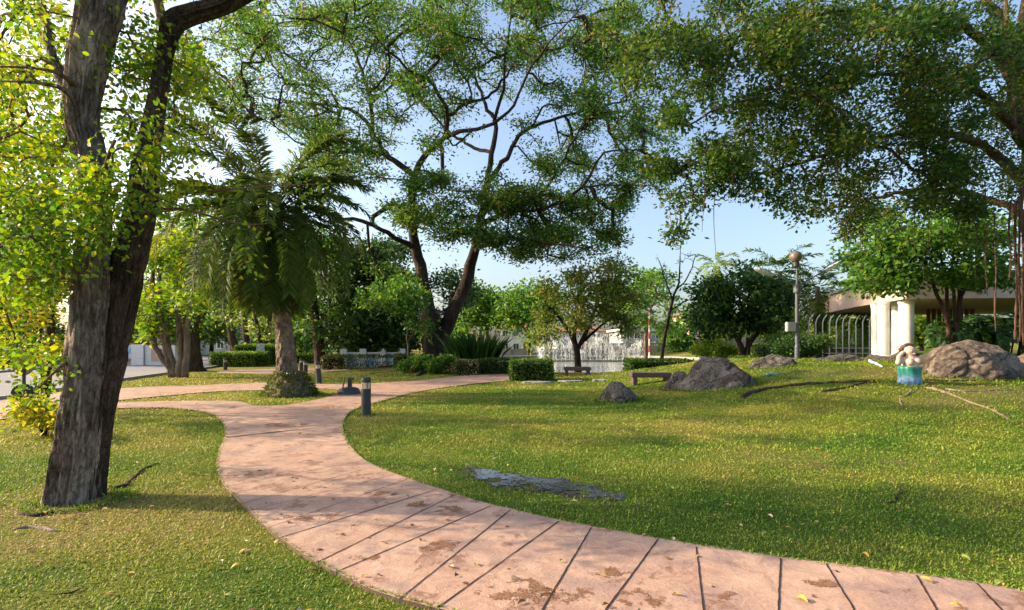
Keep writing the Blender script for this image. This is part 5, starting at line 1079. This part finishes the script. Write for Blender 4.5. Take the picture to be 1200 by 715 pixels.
def lamp_post():
    Y = 19.6; b = ground(934, Y); T = thing('lamp_post', 'grey lamp post with dirty globe and two arms rising behind the boulders', 'street lamp', b)
    def q(px, py, dy=0): return at(px, py, Y + dy) - b
    mb = MB(); zt = q(934, 337)[2]; mb.lathe([(.13, -.1), (.13, .06), (.085, .07), (.085, .5), (.07, .55), (.062, zt)], n=20); mb.build('pole', M['pole_grey'], T, smooth=False)
    mb = MB(); mb.lathe([(.04, zt - .05), (.035, q(0, 313)[2])], n=12); mb.lathe([(.115, 0), (.13, .05), (.13, .28), (.10, .33)], q(934, 343.5), 20); mb.build('upper_pole', M['pole_grey'], T)
    mb = MB(); mb.lathe([(.07, 0), (.11, .04), (.115, .2), (.06, .24)], q(933, 313.5), 18); mb.build('globe_collar', M['charcoal'], T)
    mb = MB(); c = q(932.5, 301); mb.lathe([(max(1e-4, .225 * math.sin(a)), -.225 * math.cos(a)) for a in np.linspace(.02, math.pi - .02, 20)], c, 28); mb.build('globe', M['globe'], T, smooth=True)
    for side, tip in ((-1, (906, 322.5)), (1, (967, 317))):
        a = q(934 + side * 2, 336); e = q(*tip, -.2 * 0); m_ = q(934 + side * 12, 329); Q_ = spline([a, m_, e], .08); mb = MB(); mb.tube(Q_, .028, 8); arm = mb.build('arm', M['pole_grey'], T, smooth=True)
        d = (e - m_); d /= np.linalg.norm(d); L_ = .74; up_ = np.cross([0, 1, 0], d) * (-1 if side > 0 else 1); up_ = up_ if up_[2] > 0 else -up_; V = []
        for f, w, hh in ((0, .07, .05), (.12, .10, .07), (.4, .15, .08), (.85, .15, .06), (1.0, .10, .03)):
            for sx, sz in ((-1, -1), (1, -1), (1, .6), (-1, .6)): V.append(e + d * f * L_ + np.array([0, 1, 0]) * sx * w + up_ * sz * hh)
        mb = MB(); mb.add(V, [(i * 4 + k, i * 4 + (k + 1) % 4, i * 4 + 4 + (k + 1) % 4, i * 4 + 4 + k) for i in range(4) for k in range(4)] + [(3, 2, 1, 0), (16, 17, 18, 19)]); mb.build('lamp_head', M['led'], T)
    mb = MB(); mb.box(q(926.5, 383) , (.34, .2, .36), bevel=.02); mb.box(q(932, 383), (.1, .06, .06)); mb.build('meter_box', M['wall_grey'], T)
lamp_post()
def pole(label, px, y0, y1, Y, w, mat, head=None, name='lamp_post'):
    b = ground(px, Y); T = thing(name, label, 'street lamp', b, None); h = at(px, y0, Y)[2] - b[2]; r = w / 2 / F_PX * Y
    mb = MB(); mb.lathe([(r * 1.6, -.05), (r * 1.6, .15), (r, .2), (r * .8, h)], n=14); mb.build('pole', mat, T)
    mb = MB()
    if head == 'lantern': mb.lathe([(r * .8, h), (r * 3, h + .05), (r * 3.4, h + .38), (r * 4.2, h + .4), (r * 1.2, h + .56)], n=14); mb.build('lantern', M['lens'], T)
    elif head == 'cap': mb.lathe([(r * .8, h), (r * 1.5, h + .02), (r * 1.2, h + .2), (.01, h + .24)], n=14); mb.build('finial', mat, T)
    return T
pole('dark slim pole beside the road right of the stout trunk', 233.5, 330, 433, 30.5, 2.6, M['pole_dark'], 'cap')
pole('grey lamp post with cream lantern behind the clipped street hedge', 294, 388, 420, 48, 1.8, M['pole_grey'], 'lantern')
pole('thin lamp post with cream lantern right of the palm trunk', 356, 392, 418, 50, 1.4, M['pole_dark'], 'lantern')
def board_sign():
    b = ground(306, 37); T = thing('sign_board', 'small pale board on a post in front of the short clipped hedge', 'sign', b); s = 37 / F_PX
    mb = MB(); mb.lathe([(.05, -.05), (.05, at(0, 406, 37)[2])], n=10); mb.build('post', M['pole_grey'], T); mb = MB(); mb.box((0, -.08, at(0, 408, 37)[2]), (.6, .04, .62), bevel=.01); mb.build('board', M['led'], T)
board_sign()
def striped_pole():
    Y = 42; b = ground(761, Y); b[2] = -.25; T = thing('striped_pole', 'red and white striped pole standing in the pond', 'pole', b); top = at(761, 366, Y)[2] - b[2]; n = 8; mb = MB()
    for k in range(n): mb.lathe([(.06, top * k / n), (.06, top * (k + 1) / n - .001)], n=14, mi=k % 2)
    mb.build('shaft', [M['red'], M['white_paint']], T); mb = MB(); mb.lathe([(.12, top), (.12, top + .12), (.02, top + .2)], n=14); mb.build('pole_cap', M['red'], T)
striped_pole()

# ================================================================== SPOUT, BENCHES, SLABS, PIPE
def spout():
    b = gpt(409, 462.5); s = b[1] / F_PX; T = thing('stone_spout', 'low dark domed stone spout with a pale stick on the path junction', 'fountain', b)
    mb = MB(); mb.lathe([(13 * s, -.05), (13.5 * s, .03), (13 * s, 4 * s), (11 * s, 7 * s), (7 * s, 8.6 * s), (3 * s, 9 * s)], n=32); mb.build('dome', M['charcoal'], T, smooth=True)
    mb = MB(); mb.box((1.0 * s, 0, 13 * s), (4.6 * s, 4 * s, 9 * s), bevel=.02); mb.build('spout_post', M['charcoal'], T); mb = MB(); mb.box((2.2 * s, 0, 18.6 * s), (8.5 * s, 4.6 * s, 3.0 * s), bevel=.03); mb.build('spout_head', M['bench'], T)
    mb = MB(); mb.tube([(-6.5 * s, -.12, 6.5 * s), (-2.6 * s, -.15, 22 * s)], .025, 8); mb.build('stick', M['root_pale'], T)
spout()
def bench(label, x0, x1, ytop, ybase, Y=None, rz=0):
    b = gpt((x0 + x1) / 2, ybase) if Y is None else ground((x0 + x1) / 2, Y); Y = b[1]; w = (x1 - x0) / F_PX * Y; h = at(0, ytop, Y)[2] - b[2]; T = thing('stone_bench', label, 'bench', b, None, rz); th = h * (.45 if w < 1.45 else .6)
    mb = MB(); mb.box((0, 0, h - th / 2), (w, .45, th), bevel=.02); mb.build('seat', M['bench'], T)
    for sx in (-1, 1): mb = MB(); mb.box((sx * (w / 2 - .12), 0, (h - th) / 2 - .03), (.14, .38, h - th + .055), bevel=.01); mb.build('leg', M['bench'], T)
bench('dark stone bench at the foot of the pond side tree', 661, 692, 430, 439.5)
bench('reddish brown stone bench beside the grey boulders', 739, 785, 436.5, 449)
for lab, px, py, w in (('flat grey stepping stone in front of the square hedge block', 629, 449, 1.15), ('flat grey stepping stone below the pond side bench', 670, 447.5, 1.0), ('flat grey stepping stone, rightmost of the row towards the boulders', 705, 446.5, .7)):
    b = gpt(px, py); mb = MB(); n = 18; V = []
    rr = [w / 2 * (1 + .12 * math.sin(k * 1.3 + px) + .06 * rng.normal()) for k in range(n)]
    for z_, f in ((-.05, 1.0), (.05, 1.0), (.065, .93)):
        for k in range(n): V.append((rr[k] * f * math.cos(k / n * 6.283), rr[k] * f * .55 * math.sin(k / n * 6.283), z_))
    mb.add(V, [(i * n + k, i * n + (k + 1) % n, (i + 1) * n + (k + 1) % n, (i + 1) * n + k) for i in range(2) for k in range(n)] + [tuple(2 * n + k for k in range(n))]); tag(mb.build('stepping_stone', M['slab'], loc=b), lab, 'stone')
surface_root('long dark root lying across the lawn in front of the boulders', [(867, 467), (890, 459), (920, 453), (960, 450), (1000, 448.5), (1026, 446)], .075, M['bark_dark'])
surface_root('thinner dark root below the right end of the long dark root', [(962, 460), (990, 455), (1012, 450), (1030, 448)], .05, M['bark_dark'])
surface_root('short forked grey root right below the mermaid figure', [(1070, 457), (1063, 463), (1055, 469), (1058, 476)], .03, M['root_pale'])
surface_root('long thin pale root trailing right from the mermaid figure', [(1084, 454), (1110, 461), (1135, 471), (1165, 482), (1186, 494)], .035, M['root_pale'])
surface_root('thin pale root lying before the huge tan boulder', [(1108, 456), (1130, 459), (1160, 458), (1185, 457)], .028, M['root_pale'])
surface_root('dark straight root along the foot of the huge tan boulder', [(1082, 446.5), (1110, 446.8), (1145, 446.5)], .045, M['bark_dark'])
for lab, pts, w in (('dark twig lying on the shaded right lawn', [(1046, 590), (1055, 580), (1066, 576)], .008), ('thin twig on the right lawn between the dirt patch and the path', [(1040, 592), (1052, 584), (1056, 566)], .007), ('thin twig in the left lawn near the path', [(60, 700), (85, 697), (100, 690)], .009)):
    surface_root(lab, pts, w, M['bark_dark'], .01, 'twig')
surface_root('pale blue pipe lying on the mound near the flat boulder', [(1018, 424), (1026, 427), (1034, 431)], .06, M['pale_pipe'], .02, 'pipe', n=10); bpy.data.objects['pipe']['category'] = 'pipe'
b = gpt(905, 439.5); mb = MB(); mb.box((0, 0, .03), (.36, .14, .05), bevel=.02); mb.box((.2, 0, .03), (.14, .05, .035), bevel=.012); tag(mb.build('plastic_scoop', M['cyan'], loc=b), 'flat cyan plastic piece on the grass below the boulders', 'litter')

# ================================================================== WHITE FENCE AND PAVILION
def fence():
    Y = 25.5; b = ground(985, Y); T = thing('white_fence', 'white post fence with bent tops left of the white columns', 'fence', b)
    xs_ = [948, 956, 964, 972, 980, 987.5, 995, 1003, 1011, 1019, 1027, 1035, 1044]
    for px in xs_:
        g_ = ground(px, Y) - b; t_ = at(px, 378, Y) - b; e = at(px + 5, 369, Y) - b; mb = MB(); mb.tube([g_ - [0, 0, .1], g_ + (t_ - g_) * .6, t_, (t_ + e) / 2 + [-.03, 0, .02], e], .027, 8); mb.build('fence_post', M['white_paint'], T, smooth=True)
    for py in (408, 414): mb = MB(); mb.tube([at(944, py, Y + .05) - b, at(1048, py, Y + .05) - b], .018, 6); mb.build('rail', M['white_paint'], T)
fence()
def rail_fence():
    Y = 27.5; b = ground(900, Y); T = thing('rail_fence', 'low grey bar railing behind the boulders and round shrub', 'fence', b); mb = MB()
    x0, x1 = at(876, 0, Y)[0] - b[0], at(1046, 0, Y)[0] - b[0]
    for k in range(int((x1 - x0) / .14)): mb.box((x0 + k * .14, 0, .55), (.02, .02, 1.1))
    for z_ in (.1, 1.1): mb.box(((x0 + x1) / 2, 0.03, z_), (x1 - x0, .035, .05))
    mb.build('bars', M['pole_grey'], T)
rail_fence()
def pavilion():
    Y = 21.6; b = ground(1048, Y); T = thing('pavilion', 'open pavilion with white round columns and a thick flat beige roof', 'building', b)
    zb = at(0, 353, Y)[2] - b[2]
    for px, d, w in ((1028, 1.6, 12), (1035.5, .2, 11.5), (1052.5, 1.2, 13), (1062, -.4, 15)):
        y_ = Y + d; c = at(px, 400, y_) - b; c[2] = 0; r = w / 2 / F_PX * y_; mb = MB(); mb.lathe([(r * 1.12, -.3), (r * 1.12, .12), (r, .14), (r, zb - .16), (r * 1.1, zb - .12), (r * 1.1, zb - .002)], c, 36); mb.build('column', M['column'], T, smooth=False)
    def quad_prism(P, z0, z1): 
        V = [(p[0] - b[0], p[1] - b[1], z0) for p in P] + [(p[0] - b[0], p[1] - b[1], z1) for p in P]; n = len(P); return V, [tuple(range(n))[::-1], tuple(range(n, 2 * n))] + [(k, (k + 1) % n, n + (k + 1) % n, n + k) for k in range(n)]
    A = at(1006, 0, Y + 3)[:2]; B = at(1062, 0, Y - 1.2)[:2]; Cc = (B[0] + 16, B[1] - 1.5); D_ = (B[0] + 17, B[1] + 10); E_ = (A[0] + 3, A[1] + 9)
    mb = MB(); mb.add(*quad_prism([A, B, Cc, D_, E_], zb, zb + .95)); mb.build('roof', M['fascia'], T)
    ctr = np.mean([A, B, Cc, D_, E_], 0); o_ = [tuple(np.array(p) + (np.array(p) - ctr) * .025) for p in (A, B, Cc, D_, E_)]
    mb = MB(); mb.add(*quad_prism(o_, zb + .95, zb + 1.08)); mb.build('roof_coping', M['roof_grey'], T)
    mb = MB(); c = at(1058, 345, Y - 1.0) - b; mb.box(c, (.42, .12, .2), bevel=.015); mb.build('wall_lamp', M['charcoal'], T)
    mb = MB(); c2 = c + [0, -.063, 0]; mb.box(c2, (.34, .02, .13)); mb.build('lamp_glass', M['led'], T)
    for k in range(9):
        px = 1088 + k * 6.4; p = at(px, 400, Y + 5) - b; mb = MB(); mb.box((p[0], p[1], zb / 2 + .35), (.12, .12, zb - .7)); mb.build('timber_post', M['wood_red'], T)
pavilion()

# ================================================================== POND FOUNTAIN
def fountain():
    Yc = 50; b = np.array([(690 - CX) / F_PX * Yc, Yc, -.2]); T = thing('pond_fountain', 'row of tall white water jets spraying from the pond', 'fountain', b)
    mb = MB(); mb.tube([(-5.2, 0, .05), (5.2, 0, .05)], .07, 8); mb.build('pipe', M['pole_grey'], T)
    for k in range(27):
        x = -5 + k * 10 / 26 + rng.normal() * .12; V = []; hj = (1.9 + .8 * math.sin(k * .5) + rng.normal() * .45) * (1.0 if k % 3 else 1.25); m = 230
        z = rng.random(m) ** .75 * hj; wv = .03 + .05 * z / hj + (z / hj > .75) * .10; px_ = x + rng.normal(size=m) * wv; py_ = rng.normal(size=m) * wv; l = rng.uniform(.05, .28, m)
        fall = rng.random(m) < .65; px_ = np.where(fall, px_ + rng.normal(size=m) * .22, px_); py_ = np.where(fall, py_ + rng.normal(size=m) * .2, py_)
        for a, c, d, e in zip(px_, py_, z, l):
            w = .014 + .014 * rng.random(); th_ = rng.uniform(-1.4, .5); ux = w * math.cos(th_); uy = w * math.sin(th_); V += [(a - ux, c - uy, d), (a + ux, c + uy, d), (a + ux * .5, c + uy * .5 + .01, d + e), (a - ux * .5, c - uy * .5 + .01, d + e)]
        V = np.array(V); V[:, 1] += 0; V = np.concatenate([V, [(x - .012, 0, -.1), (x + .012, 0, -.1), (x + .006, 0, hj), (x - .006, 0, hj)]]); o = link('water_jet', fast_mesh('water_jet', V, np.arange(len(V)).reshape(-1, 4)), M['spray'], T)
fountain()

# ================================================================== HOUSES AND WALLS IN THE DISTANCE
def house(name, label, px0, px1, Y, ytop, wallm, roofm, rows, roof='hip', depth=9, base=None, cols=4):
    x0 = (px0 - CX) / F_PX * Y; x1 = (px1 - CX) / F_PX * Y; w = x1 - x0; b = np.array([(x0 + x1) / 2, Y, 0.0]); T = thing(name, label, 'house', b); h = at(0, ytop, Y)[2]
    mb = MB(); mb.box((0, depth / 2, h / 2 - .2), (w, depth, h + .4)); mb.build('wall', wallm, T)
    if base: mb = MB(); mb.box((0, -.06, .5), (w + .1, .1, 1.3)); mb.build('plinth', base, T)
    rh = h / rows
    for r_ in range(rows):
        for c in range(cols):
            if r_ == 0 and c == cols // 2: continue
            x = -w / 2 + (c + .5) * w / cols; z = r_ * rh + rh * .55; ww = w / cols * .55; wh = rh * .45; mb = MB()
            mb.box((x - ww / 2, -.03, z), (.12, .1, wh + .1)); mb.box((x + ww / 2, -.03, z), (.12, .1, wh + .1)); mb.box((x, -.03, z + wh / 2), (ww - .12, .1, .1)); mb.box((x, -.03, z - wh / 2), (ww - .12, .16, .1)); mb.box((x, -.02, z), (.07, .06, wh - .1)); fr = mb.build('window', M['white_paint'], T)
            mb = MB(); mb.box((x, -.01, z), (ww - .12, .04, wh - .1)); mb.build('pane', M['glass'], fr)
    x = -w / 2 + (cols // 2 + .5) * w / cols; mb = MB(); mb.box((x, -.03, 1.05), (1.0, .08, 2.1)); dr = mb.build('door', M['wood_red'], T); mb = MB(); mb.box((x + .35, -.09, 1.0), (.05, .05, .2)); mb.build('handle', M['pole_grey'], dr)
    mb = MB(); e = .6
    if roof == 'hip':
        V = [(-w / 2 - e, -e, h), (w / 2 + e, -e, h), (w / 2 + e, depth + e, h), (-w / 2 - e, depth + e, h), (-w / 4, depth / 2, h + w * .16), (w / 4, depth / 2, h + w * .16)]
        mb.add(V, [(0, 1, 5, 4), (1, 2, 5), (2, 3, 4, 5), (3, 0, 4), (3, 2, 1, 0)])
    else: mb.box((0, depth / 2 - .2, h + .15), (w + .8, depth + 1, .3)); mb.box((0, -.6, rh + .05), (w, 1.15, .15))
    mb.build('roof', roofm, T); return T
house('house', 'white two storey house with tiled roof across the pond', 586, 636, 78, 384, M['wall_white'], M['roof_tile'], 2)
house('house', 'low house with red brown roof far left beyond the tall leaf plant', 528, 560, 88, 393, M['wall_pink'], M['roof_tile'], 1)
house('house', 'pale modern flat roofed building with orange base behind the flat layered tree', 728, 778, 74, 388, M['wall_grey'], M['wall_white'], 2, 'flat', base=M['orange'])
house('house', 'tall pinkish house with red roof behind the pink wall', 808, 846, 80, 368, M['wall_pink'], M['roof_tile'], 3, cols=3)
house('house', 'cream house with tiled roof behind the flowering tree', 652, 706, 86, 388, M['wall_white'], M['roof_tile'], 2)
house('house', 'grey roofed white house across the road behind the five stemmed trees', 128, 196, 62, 380, M['wall_white'], M['roof_grey'], 2)
house('house', 'grey roofed house far behind the clipped street hedge', 236, 296, 82, 380, M['wall_grey'], M['roof_grey'], 2)
house('house', 'house with red brown roof far behind the palm', 330, 372, 92, 384, M['wall_white'], M['roof_tile'], 2)
house('house', 'white house behind the dark bushy tree', 400, 470, 90, 380, M['wall_white'], M['roof_tile'], 2)
def low_wall(label, px0, px1, Y, h, m, piers=6, name='wall', z0=0, th=.25, cap=None):
    x0 = (px0 - CX) / F_PX * Y; x1 = (px1 - CX) / F_PX * Y; b = np.array([(x0 + x1) / 2, Y, z0]); w = x1 - x0; T = thing(name, label, 'wall', b)
    mb = MB(); mb.box((0, 0, h / 2 - .1), (w, th, h + .2)); mb.build('wall_panel', m, T); mb = MB(); mb.box((0, 0, h + .04), (w + .1, th + .12, .08)); mb.build('coping', cap or M['wall_grey'], T)
    for k in range(piers): x = -w / 2 + k * w / (piers - 1); mb = MB(); mb.box((x, -th / 2 - .08, h / 2 + .1), (.4, .155, h + .4), bevel=.01); mb.build('pier', cap or M['wall_grey'], T)
low_wall('long pinkish wall with piers along the far bank of the pond', 700, 872, 66, 1.5, M['wall_pink'])
low_wall('low grey promenade wall beyond the left end of the pond', 556, 700, 64, .8, M['wall_grey'], 8)
low_wall('blue and white painted wall behind the loose flowering hedge', 404, 472, 31.5, .95, M['mural'], 4, cap=M['white_paint'])
# roadside walls and gate across the road
def gate():
    b = np.array([*(ROAD_F[39] + _nrm[39] * 2.1), .1]); b[0] = at(163, 0, 36.5)[0]; b[1] = 36.5
    T = thing('gate_pillar', 'white gate pillar with an orange brown letter panel across the road', 'gate', b)
    mb = MB(); mb.box((0, 0, .65), (.9, .4, 1.5), bevel=.02); mb.build('pillar', M['white_paint'], T); mb = MB(); mb.box((1.55, .05, .62), (2.15, .28, 1.4), bevel=.02); mb.build('side_wall', M['wall_white'], T)
    mb = MB(); mb.box((1.5, -.12, .7), (1.1, .06, .95), bevel=.01); mb.build('panel', M['wall_pink'], T); mb = MB(); mb.box((1.45, -.17, .95), (.5, .04, .22), bevel=.005); mb.build('letter_slot', M['roof_grey'], T)
gate()
def poster():
    b = np.array([at(149, 0, 37.5)[0], 37.5, .0]); T = thing('notice_panel', 'orange framed panel with blue picture across the road by the gate pillar', 'sign', b)
    mb = MB(); mb.box((0, 0, .9), (1.1, .12, 1.4), bevel=.02); mb.build('frame', M['orange'], T); mb = MB(); mb.box((0, -.08, .95), (.85, .05, 1.0)); mb.build('picture', M['mural'], T); mb = MB(); mb.box((0, .0, .08), (1.3, .3, .3), bevel=.02); mb.build('plinth', M['wall_grey'], T)
poster()
# play equipment glimpsed above the flowering hedge
def playset():
    Y = 33.5; b = ground(440, Y); T = thing('play_frame', 'red and blue playground frame glimpsed above the flowering hedge', 'playground frame', b)
    def q(px, py): return at(px, py, Y) - b
    for px in (431, 437, 445, 452): mb = MB(); c = q(px, 400); mb.lathe([(.06, 0), (.06, q(0, 407)[2])], (c[0], 0 if px in (431, 445) else 1.1, 0), 10); mb.build('frame_post', M['blue'], T)
    mb = MB(); c = q(444, 412); mb.lathe([(.01, .62), (.38, .35), (.42, .1), (.40, 0)], c, 20); mb.build('red_hood', M['red'], T, smooth=True)
    mb = MB(); c = q(431, 414); mb.lathe([(max(1e-3, .26 * math.sin(a)), -.26 * math.cos(a)) for a in np.linspace(.02, 3.12, 12)], c, 16); mb.build('pink_ball', M['pink'], T, smooth=True)
    mb = MB(); c = q(451, 411.5); mb.box(c, (.35, .1, .55), bevel=.02); mb.build('blue_panel', M['blue'], T); mb = MB(); c = q(448.5, 409); mb.box(c + [0, .2, 0], (.3, .1, .35), bevel=.02); mb.build('red_panel', M['red'], T)
    mb = MB(); mb.tube(spline([q(462, 411), q(467, 412.5), q(470, 418)], .1), .12, 8); mb.build('slide', M['yellow'], T, smooth=True)
    mb = MB(); c = q(470, 411); mb.box(c, (.25, .1, .4), bevel=.02); mb.build('blue_panel', M['blue'], T)
playset()

def tufts():                                          # longer uncut grass at the feet of things and along the path edge
    Ps = []; Ln = []; Wd = []
    for (cx_, cy_, rx_, ry_) in ROCKS:
        m = int(420 * (rx_ + ry_)); a = rng.uniform(0, 6.283, m); k = rng.uniform(.9, 1.12, m); Ps.append(np.column_stack([cx_ + rx_ * k * np.cos(a), cy_ + ry_ * k * np.sin(a)])); Ln.append(np.full(m, .11)); Wd.append(np.full(m, .016))
    for (px_, py_, r_, m, l_) in ((82, 592, .33, 900, .06), (429, 487, .14, 160, .06), (338, 462, .85, 900, .10), (374, 450, .16, 80, .09), (1066, 449.5, .3, 200, .08)):
        p = gpt(px_, py_); a = rng.uniform(0, 6.283, m); k = rng.uniform(.85, 1.35, m); Ps.append(np.column_stack([p[0] + r_ * k * np.cos(a), p[1] + .12 * (px_ == 82) + r_ * k * np.sin(a)])); Ln.append(np.full(m, l_)); Wd.append(np.full(m, .009 if p[1] < 9 else .016))
    for lp in (PATH, ISLE):
        for rep_ in range(9):
            sel = lp[(lp[:, 1] > 2.4) & (lp[:, 1] < 17)]; q = sel + rng.normal(size=sel.shape) * .05; keep = vnoise(q[:, 0] * 1.8, q[:, 1] * 1.8, 77) > .3; q = q[keep]; off = rng.normal(size=q.shape) * .02
            o_ = q + off; o_ = o_[~(on_path(o_[:, 0], o_[:, 1]) & on_path(o_[:, 0] + .035, o_[:, 1]) & on_path(o_[:, 0] - .035, o_[:, 1]) & on_path(o_[:, 0], o_[:, 1] + .035))]; Ps.append(o_); Ln.append(np.full(len(o_), .062)); Wd.append(.006 + .0008 * o_[:, 1])
    P = np.concatenate(Ps); l = np.concatenate(Ln) * rng.uniform(.5, 1.3, len(P)); w = np.concatenate(Wd); m = len(P); az = rng.uniform(0, 6.283, m); tilt = rng.uniform(.1, .95, m)
    b = np.column_stack([P, H(P[:, 0], P[:, 1]) - .003]); hx = np.cos(az); hy = np.sin(az); dr = np.stack([hx * np.sin(tilt), hy * np.sin(tilt), np.cos(tilt)], 1); sd_ = np.stack([-hy, hx, hx * 0], 1) * (w / 2)[:, None]
    mid = b + dr * (l * .55)[:, None]; tip = b + dr * l[:, None]; tip[:, 2] -= l * .25 * rng.random(m); V = np.stack([b - sd_ * .6, b + sd_ * .6, mid + sd_, tip, mid - sd_], 1).reshape(-1, 3)
    o = link('grass_tufts', fast_mesh('grass_tufts', V, np.arange(len(V)).reshape(-1, 5), np.clip(rng.normal(.34, .2, m), 0, 1)), M['blade']); tag(o, 'longer uncut grass round stones, trunks and path edges', 'grass', kind='stuff')
tufts()

# ================================================================== FALLEN LEAVES
def leaf_mesh(L, W, curl):
    mb = MB(); n = 7; V = []
    for i in range(n):
        t = i / (n - 1); w = W * math.sin(math.pi * min(1, t * .96 + .02)) ** .8 * (1 - .25 * t); z = curl * math.sin(t * 3.1) * L
        V += [((t - .5) * L, -w / 2, z + .25 * w), ((t - .5) * L, 0, z), ((t - .5) * L, w / 2, z + .25 * w)]
    Fs = []
    for i in range(n - 1):
        for j in range(2): Fs.append((i * 3 + j, i * 3 + j + 1, i * 3 + 4 + j, i * 3 + 3 + j))
    mb.add(V, Fs); me = bpy.data.meshes.new('fallen_leaf'); me.from_pydata(mb.v, [], mb.f); return me
FM = [paint('fallen_leaf_yellow', (.55, .36, .05), .6), paint('fallen_leaf_brown', (.24, .12, .05), .7), paint('fallen_leaf_green', (.22, .26, .05), .6), paint('fallen_leaf_pale', (.55, .42, .26), .7)]
protos = []
for k in range(8):
    me = leaf_mesh(.085, .045, rng.uniform(.05, .2)); me.materials.append(FM[k % 4]); protos.append(me)
names = ['yellow', 'brown', 'green', 'pale tan']
cnt = 0
for k in range(900):
    if cnt >= 130: break
    y = 2.9 + 7 * rng.random() ** 1.7; x = rng.uniform(-1.05, 1.05) * y; onp = bool(on_path(np.array([x]), np.array([y]))[0])
    if onp and rng.random() > .55: continue
    i = int(rng.integers(0, 8)); o = bpy.data.objects.new('fallen_leaf', protos[i]); C.objects.link(o)
    o.location = (x, y, Hf(x, y) + (.037 if onp else .03)); o.rotation_euler = (rng.normal() * .2, rng.normal() * .2, rng.uniform(0, 6.28)); s_ = rng.uniform(.5, .95); o.scale = (s_, s_, s_)
    where = 'on the pink path' if onp else ('on the lawn left of the path' if x < -1.2 else 'on the lawn right of the path')
    tag(o, f'curled {names[i % 4]} fallen leaf {where}', 'leaf', f'{names[i % 4]} fallen leaves {where}'); cnt += 1
def litter():
    m = 9000; y = 2.5 + 21 * rng.random(m) ** 1.3; x = rng.uniform(-1.1, 1.1, m) * y
    near = .6 * np.exp(-(((x - 12) / 5) ** 2 + ((y - 14) / 4) ** 2)) * 1.0 + np.exp(-(((x + 4.4) / 1.2) ** 2 + ((y - 5) / .8) ** 2)) * .9 + np.exp(-(((x + 1.8) / .5) ** 2 + ((y - 6) / 2) ** 2)) * .2 + .05
    k = (rng.random(m) < near) & ~pip(x, y, ROADPOLY); x = x[k]; y = y[k]; on = on_path(x, y); z = H(x, y) + np.where(on, .035, .028)
    P = np.column_stack([x, y, z]); V, Fc = leaf_arrays(P, .055, .03, 2.5, 0, None, True); o = link('leaf_litter', fast_mesh('leaf_litter', V, Fc, rng.random(len(Fc))), leaf_mat('leaf_litter', [(.1, (.10, .05, .025)), (.4, (.22, .12, .06)), (.65, (.38, .25, .08)), (.9, (.5, .38, .22))], .15, .7)); tag(o, 'small dry leaf litter scattered over lawn and path', 'leaf litter', kind='stuff')
litter()
